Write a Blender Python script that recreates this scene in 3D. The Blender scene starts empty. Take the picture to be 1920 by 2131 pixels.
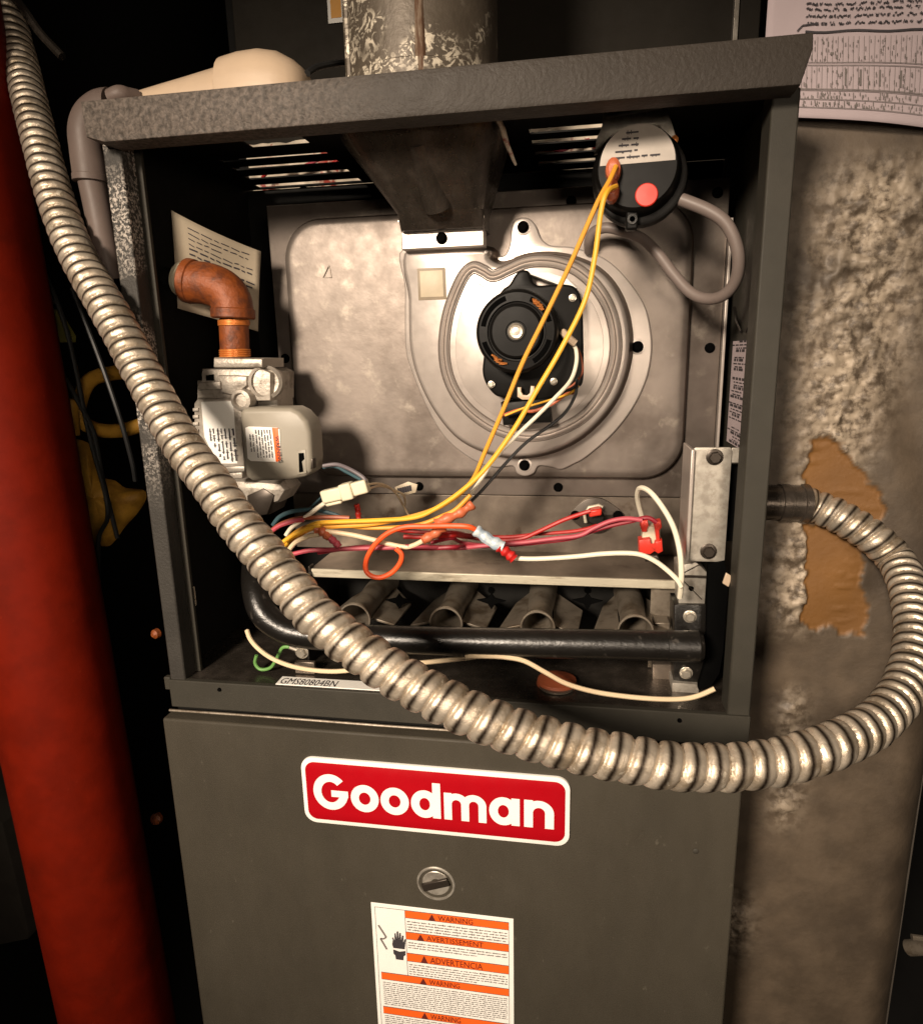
import bpy, bmesh, math, random
from mathutils import Vector, Matrix, noise
from mathutils.geometry import tessellate_polygon
random.seed(7)
S = bpy.context.scene
COL = S.collection

# ------------------------------------------------------------------ camera
FPX, CX, CY = 1417.0, 960.0, 1065.5          # focal length and centre, in photo pixels (1920 x 2131)
_v1 = Vector((-8324, -143, FPX)); _v2 = Vector((136, 6135, FPX))
ex = -_v1.normalized(); ed = _v2.normalized(); ed = (ed - ex * ex.dot(ed)).normalized(); ey = ex.cross(ed)
R = Matrix((ex, ey, -ed))
CAMP = Vector((0, -.463, 1.1))
cam = bpy.data.cameras.new('camera'); camo = bpy.data.objects.new('camera', cam); COL.objects.link(camo)
right = R @ Vector((1, 0, 0)); up = R @ Vector((0, -1, 0)); back = R @ Vector((0, 0, -1))
mw = Matrix((right, up, back)).transposed().to_4x4(); mw.translation = CAMP
camo.matrix_world = mw
cam.sensor_fit = 'VERTICAL'; cam.sensor_height = 36; cam.sensor_width = 32.4
cam.lens = FPX / 2131 * 36
cam.clip_start = .01; cam.clip_end = 100
S.camera = camo

# ------------------------------------------------------------------ world and lamps
W = bpy.data.worlds.new('World'); S.world = W; W.use_nodes = True
W.node_tree.nodes['Background'].inputs[0].default_value = (1, .86, .7, 1)
W.node_tree.nodes['Background'].inputs[1].default_value = .012
def area(name, loc, target, size, power, col, spread=180):
    l = bpy.data.lights.new(name, 'AREA'); l.shape = 'DISK'; l.size = size; l.energy = power; l.color = col
    l.spread = math.radians(spread)
    o = bpy.data.objects.new(name, l); COL.objects.link(o); o.location = loc
    o.rotation_euler = (Vector(target) - Vector(loc)).to_track_quat('-Z', 'Y').to_euler()
    return o
def spot(name, loc, target, size, power, col, cone, blend):
    l = bpy.data.lights.new(name, 'SPOT'); l.shadow_soft_size = size; l.energy = power; l.color = col
    l.spot_size = math.radians(cone); l.spot_blend = blend
    o = bpy.data.objects.new(name, l); COL.objects.link(o); o.location = loc
    o.rotation_euler = (Vector(target) - Vector(loc)).to_track_quat('-Z', 'Y').to_euler()
    return o
spot('key_lamp', (-.52, -1.5, 1.60), (-.09, .05, .865), .15, 232, (1, .835, .665), 45, 1.0)
area('added_fill', (.46, -1.15, 1.12), (-.2, .1, .95), .30, .95, (1, .82, .64), 80)  # added fill to lift the shadows; no lamp stands here
S.view_settings.view_transform = 'Standard'; S.view_settings.look = 'None'
S.view_settings.exposure = 0; S.view_settings.gamma = 1
S.render.engine = 'CYCLES'

# ------------------------------------------------------------------ rays through photo pixels to real planes
def ray(x, y): return R @ Vector(((x - CX), (y - CY), FPX))
def at(x, y, Y=0):
    d = ray(x, y); return CAMP + d * ((Y - CAMP.y) / d.y)
def atX(x, y, X):
    d = ray(x, y); return CAMP + d * ((X - CAMP.x) / d.x)
def atZ(x, y, Z):
    d = ray(x, y); return CAMP + d * ((Z - CAMP.z) / d.z)
def atD(x, y, z): return CAMP + ray(x, y) * (z / FPX)
def zA(x, y): return (450 + x / 3.309, 960 + y / 3.309)
def zB(x, y): return (950 + x / 2.984, 960 + y / 2.984)
def zC(x, y): return (780 + x / 2.844, 420 + y / 2.844)
def zV(x, y): return (200 + x / 3.06, 400 + y / 3.06)
def zL(x, y): return (x / 2.729, 560 + y / 2.729)
def zR(x, y): return (1450 + x / 2.525, 900 + y / 2.525)

# ------------------------------------------------------------------ materials
def srgb(r, g, b):
    f = lambda c: (c / 255 / 12.92) if c / 255 < .04045 else ((c / 255 + .055) / 1.055) ** 2.4
    return (f(r), f(g), f(b))
def mat(name, col, rough=.5, metal=0, col2=None, scale=60, thr=(.45, .6), bump=0, bscale=300, vary=.12, stretch=(1, 1, 1),
        col3=None, scale3=15, thr3=(.55, .65), gate=None, coat=0, spec=.5, attr=None, sss=0, distort=0, pos=None):
    m = bpy.data.materials.new(name); m.use_nodes = True
    n = m.node_tree.nodes; L = m.node_tree.links; p = n['Principled BSDF']
    p.inputs['Roughness'].default_value = rough; p.inputs['Metallic'].default_value = metal
    p.inputs['Coat Weight'].default_value = coat; p.inputs['Specular IOR Level'].default_value = spec
    g = n.new('ShaderNodeNewGeometry'); mp = n.new('ShaderNodeMapping'); mp.inputs['Scale'].default_value = stretch
    L.new(g.outputs['Position'], mp.inputs['Vector']); vec = mp.outputs[0]
    def noi(sc, det=4, r=.6, dist=0):
        t = n.new('ShaderNodeTexNoise'); t.inputs['Scale'].default_value = sc; t.inputs['Detail'].default_value = det
        t.inputs['Roughness'].default_value = r; t.inputs['Distortion'].default_value = dist; L.new(vec, t.inputs['Vector']); return t.outputs['Fac']
    def ramp(fac, a, b):
        r = n.new('ShaderNodeMapRange'); r.inputs[1].default_value = a; r.inputs[2].default_value = b
        r.interpolation_type = 'SMOOTHSTEP'; L.new(fac, r.inputs[0]); return r.outputs[0]
    def mul(a, b):
        r = n.new('ShaderNodeMath'); r.operation = 'MULTIPLY'; L.new(a, r.inputs[0]); L.new(b, r.inputs[1]); return r.outputs[0]
    def mix(fac, a, b):
        x = n.new('ShaderNodeMix'); x.data_type = 'RGBA'
        L.new(fac, x.inputs[0])
        for s, v in ((6, a), (7, b)):
            if isinstance(v, tuple): x.inputs[s].default_value = (*v, 1)
            else: L.new(v, x.inputs[s])
        return x.outputs[2]
    c1 = tuple(c * (1 - vary) for c in col); c2 = tuple(min(1, c * (1 + vary)) for c in col)
    c = mix(ramp(noi(35, 6), .3, .7), c1, c2)
    if col2:
        f = ramp(noi(scale, 5, .65, distort), *thr)
        if gate: f = mul(f, ramp(noi(gate[0], 2), gate[1], gate[2]))
        if attr:
            a = n.new('ShaderNodeAttribute'); a.attribute_name = attr; f = mul(f, a.outputs['Fac'])
        if pos:
            sx_ = n.new('ShaderNodeSeparateXYZ'); L.new(g.outputs['Position'], sx_.inputs[0]); f = mul(f, ramp(sx_.outputs[pos[0]], pos[1], pos[2]))
        c = mix(f, c, col2)
    if col3:
        f = ramp(noi(scale3, 5), *thr3)
        c = mix(f, c, col3)
    L.new(c, p.inputs['Base Color'])
    rr = n.new('ShaderNodeMapRange'); rr.inputs[3].default_value = max(.03, rough - .1); rr.inputs[4].default_value = min(1, rough + .12)
    L.new(noi(90, 5), rr.inputs[0]); L.new(rr.outputs[0], p.inputs['Roughness'])
    if bump:
        b = n.new('ShaderNodeBump'); b.inputs['Strength'].default_value = bump; b.inputs['Distance'].default_value = .001
        L.new(noi(bscale, 5), b.inputs['Height']); L.new(b.outputs[0], p.inputs['Normal'])
    return m
M = {}
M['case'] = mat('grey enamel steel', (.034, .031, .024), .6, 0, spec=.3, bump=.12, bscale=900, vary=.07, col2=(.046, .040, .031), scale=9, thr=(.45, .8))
M['door'] = mat('door grey enamel', (.042, .036, .026), .6, 0, spec=.3, bump=.25, bscale=1500, vary=.07, col2=(.058, .050, .037), scale=6, thr=(.4, .8), col3=(.075, .066, .050), scale3=150, thr3=(.66, .74), stretch=(1, 1, .45))
M['speck'] = mat('grime speckled enamel', (.034, .031, .027), .55, 0, spec=.3, col2=(.46, .41, .36), scale=420, thr=(.46, .60), gate=(16, .36, .50), bump=.5, bscale=420, distort=.6, pos=(2, .98, 1.08))
M['crackle'] = mat('crackled hood enamel', (.040, .033, .027), .55, 0, spec=.3, col2=(.145, .118, .100), scale=300, thr=(.30, .72), bump=.7, bscale=300, distort=.3, pos=(0, -.10, -.20), vary=.05)
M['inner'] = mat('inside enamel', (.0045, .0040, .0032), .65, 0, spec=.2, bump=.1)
M['black'] = mat('black enamel', (.008, .007, .006), .30, 0, spec=.5, bump=.3, col2=(.04, .035, .03), scale=90, thr=(.62, .70))
M['blackrub'] = mat('black plastic', (.005, .0045, .004), .45, 0, spec=.14)
M['silver'] = mat('aluminized steel', (.185, .155, .134), .42, .55, col2=(.085, .066, .054), scale=9, thr=(.42, .72), bump=.12, bscale=120, col3=(.25, .215, .18), scale3=60, thr3=(.55, .75), vary=.10)
M['silver2'] = mat('aluminized steel clean', (.48, .425, .385), .34, .5, bump=.06, bscale=90, vary=.06)
M['silverd'] = mat('dirty steel', (.15, .122, .098), .36, .6, col2=(.24, .20, .16), scale=30, thr=(.35, .8), bump=.12, bscale=120, col3=(.07, .045, .03), scale3=26, thr3=(.60, .72))
M['wall'] = mat('shade toned bend steel', (.16, .12, .095), .35, .8, vary=.1)  # darker tone puts the dark reflection of steep walls into the colour
M['groove'] = mat('dark groove', (.10, .078, .064), .5, .3)  # darker tone for the strips along the pressed ring
M['duct'] = mat('dull brown steel', (.065, .054, .044), .28, .65, col2=(.13, .108, .09), scale=14, thr=(.45, .75), stretch=(3, 3, .5), bump=.3, coat=.15)
M['galv'] = mat('galvanized steel', (.42, .39, .34), .42, .55, col2=(.30, .27, .23), scale=120, thr=(.4, .65), bump=.12)
M['conduit'] = mat('conduit steel', (.60, .52, .42), .46, .68, col2=(.33, .26, .18), scale=60, thr=(.42, .70), bump=.5, bscale=230, vary=.2, col3=(.70, .62, .50), scale3=120, thr3=(.60, .68))
_m = M['conduit']; _n = _m.node_tree.nodes; _l = _m.node_tree.links; _p = _n['Principled BSDF']
_a = _n.new('ShaderNodeAttribute'); _a.attribute_name = 'seam'; _x = _n.new('ShaderNodeMix'); _x.data_type = 'RGBA'
_src = _p.inputs['Base Color'].links[0].from_socket; _l.new(_a.outputs['Fac'], _x.inputs[0]); _l.new(_src, _x.inputs[6]); _x.inputs[7].default_value = (.025, .016, .010, 1); _l.new(_x.outputs[2], _p.inputs['Base Color'])
M['tanwrap'] = mat('duct wrap', (.098, .073, .050), .55, .1, col2=(.42, .345, .26), scale=95, thr=(.38, .60), bump=.45, bscale=190, attr='rough', vary=.2, col3=(.058, .043, .030), scale3=9, thr3=(.45, .7))
_m = M['tanwrap']; _n = _m.node_tree.nodes; _l = _m.node_tree.links; _p = _n['Principled BSDF']
_a = _n.new('ShaderNodeAttribute'); _a.attribute_name = 'stain'; _x = _n.new('ShaderNodeMix'); _x.data_type = 'RGBA'
_t = _n.new('ShaderNodeTexNoise'); _t.inputs['Scale'].default_value = 22; _t.inputs['Detail'].default_value = 6; _g = _n.new('ShaderNodeNewGeometry'); _l.new(_g.outputs['Position'], _t.inputs['Vector'])
_c = _n.new('ShaderNodeMix'); _c.data_type = 'RGBA'; _l.new(_t.outputs['Fac'], _c.inputs[0]); _c.inputs[6].default_value = (.24, .112, .028, 1); _c.inputs[7].default_value = (.13, .062, .020, 1)
_src = _p.inputs['Base Color'].links[0].from_socket; _l.new(_a.outputs['Fac'], _x.inputs[0]); _l.new(_src, _x.inputs[6]); _l.new(_c.outputs[2], _x.inputs[7]); _l.new(_x.outputs[2], _p.inputs['Base Color'])
M['flue'] = mat('spangled flue steel', (.085, .068, .05), .5, .3, col2=(.55, .49, .39), scale=170, thr=(.49, .58), gate=(24, .45, .60), bump=.5, bscale=160, distort=1.2)
M['rust'] = mat('rust streak', (.085, .040, .018), .8, 0, col2=(.22, .17, .12), scale=120, thr=(.45, .6), stretch=(1, 1, .2))
M['pvc'] = mat('grey brown plastic', (.13, .098, .085), .5, 0, spec=.3, bump=.1, vary=.06)
M['white'] = mat('white enamel', (.84, .82, .77), .45, 0, vary=.03)
M['cream'] = mat('cream plastic', (.50, .38, .27), .4, 0, bump=.1, vary=.05)
M['paper'] = mat('paper', (.47, .39, .41), .8, 0, vary=.03, bump=.15, bscale=60)
M['paperd'] = mat('old paper', (.36, .30, .22), .8, 0, vary=.06, bump=.2, bscale=60)
M['ink'] = mat('ink', (.035, .03, .035), .7)
M['maroon'] = mat('maroon print', (.11, .008, .003), .7)
M['inkg'] = mat('grey print', (.17, .15, .14), .8)
M['red'] = mat('red enamel', (.37, .003, .008), .3, 0, vary=.03, coat=.2)
M['orange'] = mat('orange print', (.80, .12, .012), .5, vary=.04)
M['redpipe'] = mat('red pipe paint', (.15, .0075, .0010), .6, 0, spec=.12, vary=.14, bump=.35, bscale=45, col2=(.10, .006, .001), scale=12, thr=(.5, .75), col3=(.20, .014, .003), scale3=90, thr3=(.68, .74))
M['copper'] = mat('pipe fitting paint', (.22, .052, .008), .55, .1, col2=(.075, .022, .01), scale=55, thr=(.42, .68), bump=.8, bscale=220)
M['brass'] = mat('orange pipe thread', (.62, .21, .045), .38, .4, bump=.1)
M['cast'] = mat('cast aluminium', (.40, .36, .31), .45, .4, col2=(.2, .17, .14), scale=55, thr=(.5, .68), bump=.5, bscale=380)
M['grey'] = mat('grey valve plastic', (.26, .235, .19), .45, 0, vary=.04, bump=.05)
M['hose'] = mat('grey rubber', (.17, .135, .12), .5, 0, vary=.06)
M['burner'] = mat('burner steel', (.21, .178, .14), .42, .5, col2=(.10, .075, .05), scale=60, thr=(.45, .7), bump=.2)
M['lip'] = mat('worn steel edge', (.50, .46, .36), .45, .3, col2=(.25, .21, .15), scale=90, thr=(.5, .7), bump=.2, stretch=(.3, 1, 2))
M['boltd'] = mat('dark bolt', (.05, .04, .032), .35, .6)
M['bolt'] = mat('zinc bolt', (.55, .5, .42), .3, .7)
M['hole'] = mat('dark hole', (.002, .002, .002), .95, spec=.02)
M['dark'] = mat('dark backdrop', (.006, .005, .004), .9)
M['room'] = mat('coil case enamel', (.020, .0165, .012), .7, spec=.2, vary=.05, bump=.15, bscale=900)
M['ochre'] = mat('ochre board', (.15, .066, .016), .7, 0, col2=(.11, .043, .01), scale=16, thr=(.45, .75), stretch=(.6, 1, 2), bump=.4, bscale=90)
M['yellow'] = mat('yellow wire', (.80, .42, .03), .5, 0, vary=.05)
M['wyellow'] = mat('yellow orange wire', (.70, .32, .03), .5, 0, vary=.05)
M['wwhite'] = mat('white wire', (.78, .72, .58), .5, 0, vary=.04)
M['wcream'] = mat('cream wire', (.70, .55, .36), .5, 0, vary=.04)
M['wblack'] = mat('black wire', (.012, .012, .012), .5, 0)
M['wred'] = mat('red wire', (.42, .012, .01), .5, 0)
M['worange'] = mat('orange red wire', (.78, .09, .015), .5, 0, vary=.04)
M['wpink'] = mat('pink wire', (.42, .06, .085), .5, 0)
M['wcrimson'] = mat('crimson wire', (.24, .008, .02), .5, 0)
M['wblue'] = mat('blue green wire', (.03, .07, .085), .5, 0)
M['wgreen'] = mat('green wire', (.12, .28, .07), .5, 0)
M['wbrown'] = mat('brown wire', (.30, .075, .03), .5, 0)
M['wgrey'] = mat('grey wire', (.13, .11, .12), .5, 0)
M['redplastic'] = mat('red plastic', (.62, .035, .02), .35, sss=0)
M['orangeboot'] = mat('orange brown boot', (.48, .12, .05), .4, bump=.5, bscale=250)
M['bluesplice'] = mat('blue splice sleeve', (.34, .42, .50), .25, col2=(.55, .6, .62), scale=140)
M['plug'] = mat('milky plug', (.62, .57, .42), .4)
M['ybag'] = mat('ochre cloth', (.50, .26, .03), .6, col2=(.26, .12, .012), scale=40, thr=(.4, .7), bump=.4, bscale=120)
M['ygreen'] = mat('olive plastic', (.22, .20, .04), .5)
M['winding'] = mat('copper winding', (.45, .16, .04), .35, .5, bump=.8, bscale=500)
M['slotm'] = mat('bright opening tone', (.80, .70, .56), .5, 0, col2=(.40, .06, .04), scale=26, thr=(.54, .60), bump=.4, bscale=300, stretch=(1, 1, 1))  # pale tone and red blotches stand in for light in the openings
M['sticker2'] = mat('grey foil sticker', (.42, .37, .32), .5)
M['sticker'] = mat('beige sticker', (.50, .42, .30), .5)
M['stickerd'] = mat('brown sticker border', (.24, .19, .13), .5)
M['carton'] = mat('grey carton', (.06, .05, .04), .7)

# ------------------------------------------------------------------ mesh helpers
class MB:
    def __init__(s): s.v = []; s.f = []
    def add(s, vs, fs):
        b = len(s.v); s.v += [Vector(v) for v in vs]; s.f += [tuple(b + i for i in f) for f in fs]; return s
    def box(s, a, b):
        (x0, y0, z0), (x1, y1, z1) = a, b
        vs = [(x, y, z) for x in (x0, x1) for y in (y0, y1) for z in (z0, z1)]
        return s.add(vs, [(0, 1, 3, 2), (4, 6, 7, 5), (0, 4, 5, 1), (2, 3, 7, 6), (0, 2, 6, 4), (1, 5, 7, 3)])
    def obox(s, c, ux, uy, uz):
        c, ux, uy, uz = map(Vector, (c, ux, uy, uz))
        vs = [c + ux * i + uy * j + uz * k for i in (-1, 1) for j in (-1, 1) for k in (-1, 1)]
        return s.add(vs, [(0, 1, 3, 2), (4, 6, 7, 5), (0, 4, 5, 1), (2, 3, 7, 6), (0, 2, 6, 4), (1, 5, 7, 3)])
    def loft(s, rings, cap=True, closed=True):
        n = len(rings[0]); vs = [p for r in rings for p in r]; fs = []
        for i in range(len(rings) - 1):
            for j in range(n if closed else n - 1):
                k = (j + 1) % n; fs.append((i * n + j, i * n + k, (i + 1) * n + k, (i + 1) * n + j))
        s.add(vs, fs)
        if cap:
            for r in (rings[0], rings[-1]):
                t = tessellate_polygon([[Vector(p) for p in r]]); s.add(r, t)
        return s
    def tube(s, pts, r, seg=10, cap=True, rf=None):
        pts = [Vector(p) for p in pts]; n = len(pts); rings = []; nrm = None
        for i, p in enumerate(pts):
            t = (pts[min(i + 1, n - 1)] - pts[max(i - 1, 0)]).normalized()
            if nrm is None: nrm = t.orthogonal().normalized()
            nrm = (nrm - t * nrm.dot(t)).normalized(); bn = t.cross(nrm)
            rr = rf(i / (n - 1)) if rf else r
            rings.append([p + (nrm * math.cos(a) + bn * math.sin(a)) * rr for a in [2 * math.pi * k / seg for k in range(seg)]])
        return s.loft(rings, cap)
    def lathe(s, c, axis, prof, seg=32):
        c = Vector(c); ax = Vector(axis).normalized(); u = ax.orthogonal().normalized(); w = ax.cross(u)
        rings = [[c + ax * h + (u * math.cos(a) + w * math.sin(a)) * max(r, 1e-5) for a in [2 * math.pi * k / seg for k in range(seg)]] for r, h in prof]
        return s.loft(rings, True)
def spline(pts, n=8, closed=False):
    pts = [Vector(p) for p in pts]; N = len(pts); out = []
    rng = range(N if closed else N - 1)
    for i in rng:
        g = (lambda k: pts[k % N]) if closed else (lambda k: pts[max(0, min(N - 1, k))])
        a, b, c, d = g(i - 1), g(i), g(i + 1), g(i + 2)
        for j in range(n):
            t = j / n
            out.append(.5 * ((2 * b) + (c - a) * t + (2 * a - 5 * b + 4 * c - d) * t * t + (3 * b - a - 3 * c + d) * t ** 3))
    if not closed: out.append(pts[-1])
    return out
def link(name, mb, m, parent=None, bevel=0, smooth=True, angle=35):
    me = bpy.data.meshes.new(name)
    off = Vector((0, 0, 0)); q = parent
    while q: off = off + Vector(q.location); q = q.parent
    me.from_pydata([tuple(v - off) for v in mb.v], [], mb.f)
    bm = bmesh.new(); bm.from_mesh(me); bmesh.ops.remove_doubles(bm, verts=bm.verts, dist=1e-6)
    bmesh.ops.recalc_face_normals(bm, faces=bm.faces); bm.to_mesh(me); bm.free()
    me.materials.append(M[m] if isinstance(m, str) else m)
    o = bpy.data.objects.new(name, me); COL.objects.link(o); o.parent = parent
    if bevel:
        b = o.modifiers.new('bevel', 'BEVEL'); b.width = bevel; b.segments = 2; b.limit_method = 'ANGLE'
    if smooth:
        me.shade_smooth(); 
        try: me.set_sharp_from_angle(angle=math.radians(angle))
        except Exception: pass
    return o
def tag(o, label=None, cat=None, group=None, kind=None):
    for k, v in (('label', label), ('category', cat), ('group', group), ('kind', kind)):
        if v: o[k] = v
    return o
def thing(name, label, cat, loc, group=None):
    o = bpy.data.objects.new(name, None); COL.objects.link(o); o.location = loc; o.empty_display_size = .02
    return tag(o, label, cat, group)
def plate(mb, pts, y0, y1, bev=.001, inset=None):
    """polygon given as world points (x,z used), extruded from y0 (back) to y1 (front) with a rounded front edge"""
    p = [Vector((q[0], 0, q[2])) for q in pts]
    A = sum(p[i].x * p[(i + 1) % len(p)].z - p[(i + 1) % len(p)].x * p[i].z for i in range(len(p)))
    if A < 0: p.reverse()
    def ins(d):
        out = []
        for i in range(len(p)):
            a, b, c = p[i - 1], p[i], p[(i + 1) % len(p)]
            e1 = (b - a).normalized(); e2 = (c - b).normalized()
            n1 = Vector((-e1.z, 0, e1.x)); n2 = Vector((-e2.z, 0, e2.x)); nn = (n1 + n2)
            nn = nn.normalized() if nn.length > .01 else n1
            out.append(b + nn * (d / max(.4, nn.dot(n1))))
        return out
    R_ = []
    steps = [(0, y0), (0, y1 + bev), (bev * .3, y1 + bev * .3), (bev, y1)]
    for d, y in steps:
        R_.append([Vector((q.x, y, q.z)) for q in (ins(d) if d else p)])
    return mb.loft(R_, True)
def rrect(x0, x1, z0, z1, r, n=8):
    out = []
    for cx_, cz_, a0 in ((x1 - r, z1 - r, 0), (x0 + r, z1 - r, 90), (x0 + r, z0 + r, 180), (x1 - r, z0 + r, 270)):
        for k in range(n + 1):
            a = math.radians(a0 + 90 * k / n); out.append(Vector((cx_ + r * math.cos(a), 0, cz_ + r * math.sin(a))))
    return out
def bolt(parent, c, r, m='boltd', name='bolt', axis=(0, -1, 0)):
    mb = MB(); c = Vector(c); ax = Vector(axis)
    mb.lathe(c, ax, [(r * 1.35, 0), (r * 1.35, r * .25), (r * 1.2, r * .32)], 20)
    u = Vector((1, 0, 0)) if abs(ax.x) < .9 else Vector((0, 1, 0)); w = ax.cross(u)
    a0 = random.uniform(0, 1)
    mb.loft([[c + ax * h + (u * math.cos(a0 + k * math.pi / 3) + w * math.sin(a0 + k * math.pi / 3)) * q for k in range(6)] for q, h in ((r, r * .2), (r, r * .85), (r * .85, r))])
    mb.lathe(c, ax, [(r * .5, r * .9), (r * .5, r * 1.02), (r * .3, r * 1.02)], 12)
    return link(name, mb, m, parent)
def hole(parent, c, r, name='screw_hole'):
    mb = MB(); mb.lathe(c, (0, -1, 0), [(r, -.001), (r, .0006), (r * .92, .0009), (r * .8, .0002)], 20)
    return link(name, mb, 'hole', parent)
def wire(name, pts, m, r, label, Y=None, group=None, cat='wire', n=7, seg=8):
    P3 = [at(p[0], p[1], p[2] if len(p) > 2 else Y) for p in pts]
    sp = spline(P3, n); mb = MB().tube(sp, r, seg)
    o = link(name, mb, m); return tag(o, label, cat, group)
def text_mesh(s, o, u, v, size, squash=1.0, bold=0):
    c = bpy.data.curves.new('t', 'FONT'); c.body = s; c.size = 1; c.offset = bold; c.resolution_u = 2; c.fill_mode = 'FRONT'
    ob = bpy.data.objects.new('t', c); COL.objects.link(ob)
    dg = bpy.context.evaluated_depsgraph_get(); me = ob.evaluated_get(dg).to_mesh()
    o, u, v = Vector(o), Vector(u).normalized(), Vector(v).normalized()
    mb = MB(); mb.add([o + u * (w.co.x * size * squash) + v * (w.co.y * size) for w in me.vertices], [tuple(p.vertices) for p in me.polygons])
    ob.to_mesh_clear(); ob.evaluated_get(dg).to_mesh_clear(); bpy.data.objects.remove(ob); bpy.data.curves.remove(c)
    return mb
def quadm(mb, o, u, v, x0, x1, z0, z1):
    return mb.add([o + u * x0 + v * z0, o + u * x1 + v * z0, o + u * x1 + v * z1, o + u * x0 + v * z1], [(0, 1, 2, 3)])
def scribble(mb, o, u, v, x0, x1, z, h, dens=.8, jit=.15):
    """a line of small illegible print: short strokes grouped to words"""
    x = x0
    while x < x1:
        w = min(h * random.uniform(1.2, 4.5), x1 - x)
        if random.random() < dens and w > h * .3:
            zz = z + random.uniform(-jit, jit) * h * .3; quadm(mb, o, u, v, x, x + w, zz + h * .22, zz + h * .62)
            for k in range(int(w / h * 1.2)):
                xx = x + random.random() * w * .9; quadm(mb, o - v.cross(u) * 0, u, v, xx, xx + h * .2, zz + h * .0, zz + h * .2); 
                if random.random() < .5: quadm(mb, o, u, v, xx, xx + h * .2, zz + h * .64, zz + h * .95)
        x += w + h * random.uniform(.35, .7)
    return mb
XA, ZA = Vector((1, 0, 0)), Vector((0, 0, 1))

# ================================================================== setting
def structure(name, mb, m):
    o = link(name, mb, m, smooth=False); o['kind'] = 'structure'; return o
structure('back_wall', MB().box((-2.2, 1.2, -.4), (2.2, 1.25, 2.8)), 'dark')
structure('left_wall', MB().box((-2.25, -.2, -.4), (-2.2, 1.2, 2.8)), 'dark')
structure('floor', MB().box((-2.2, -2, -.02), (2.2, 1.2, 0)), 'dark')

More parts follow.
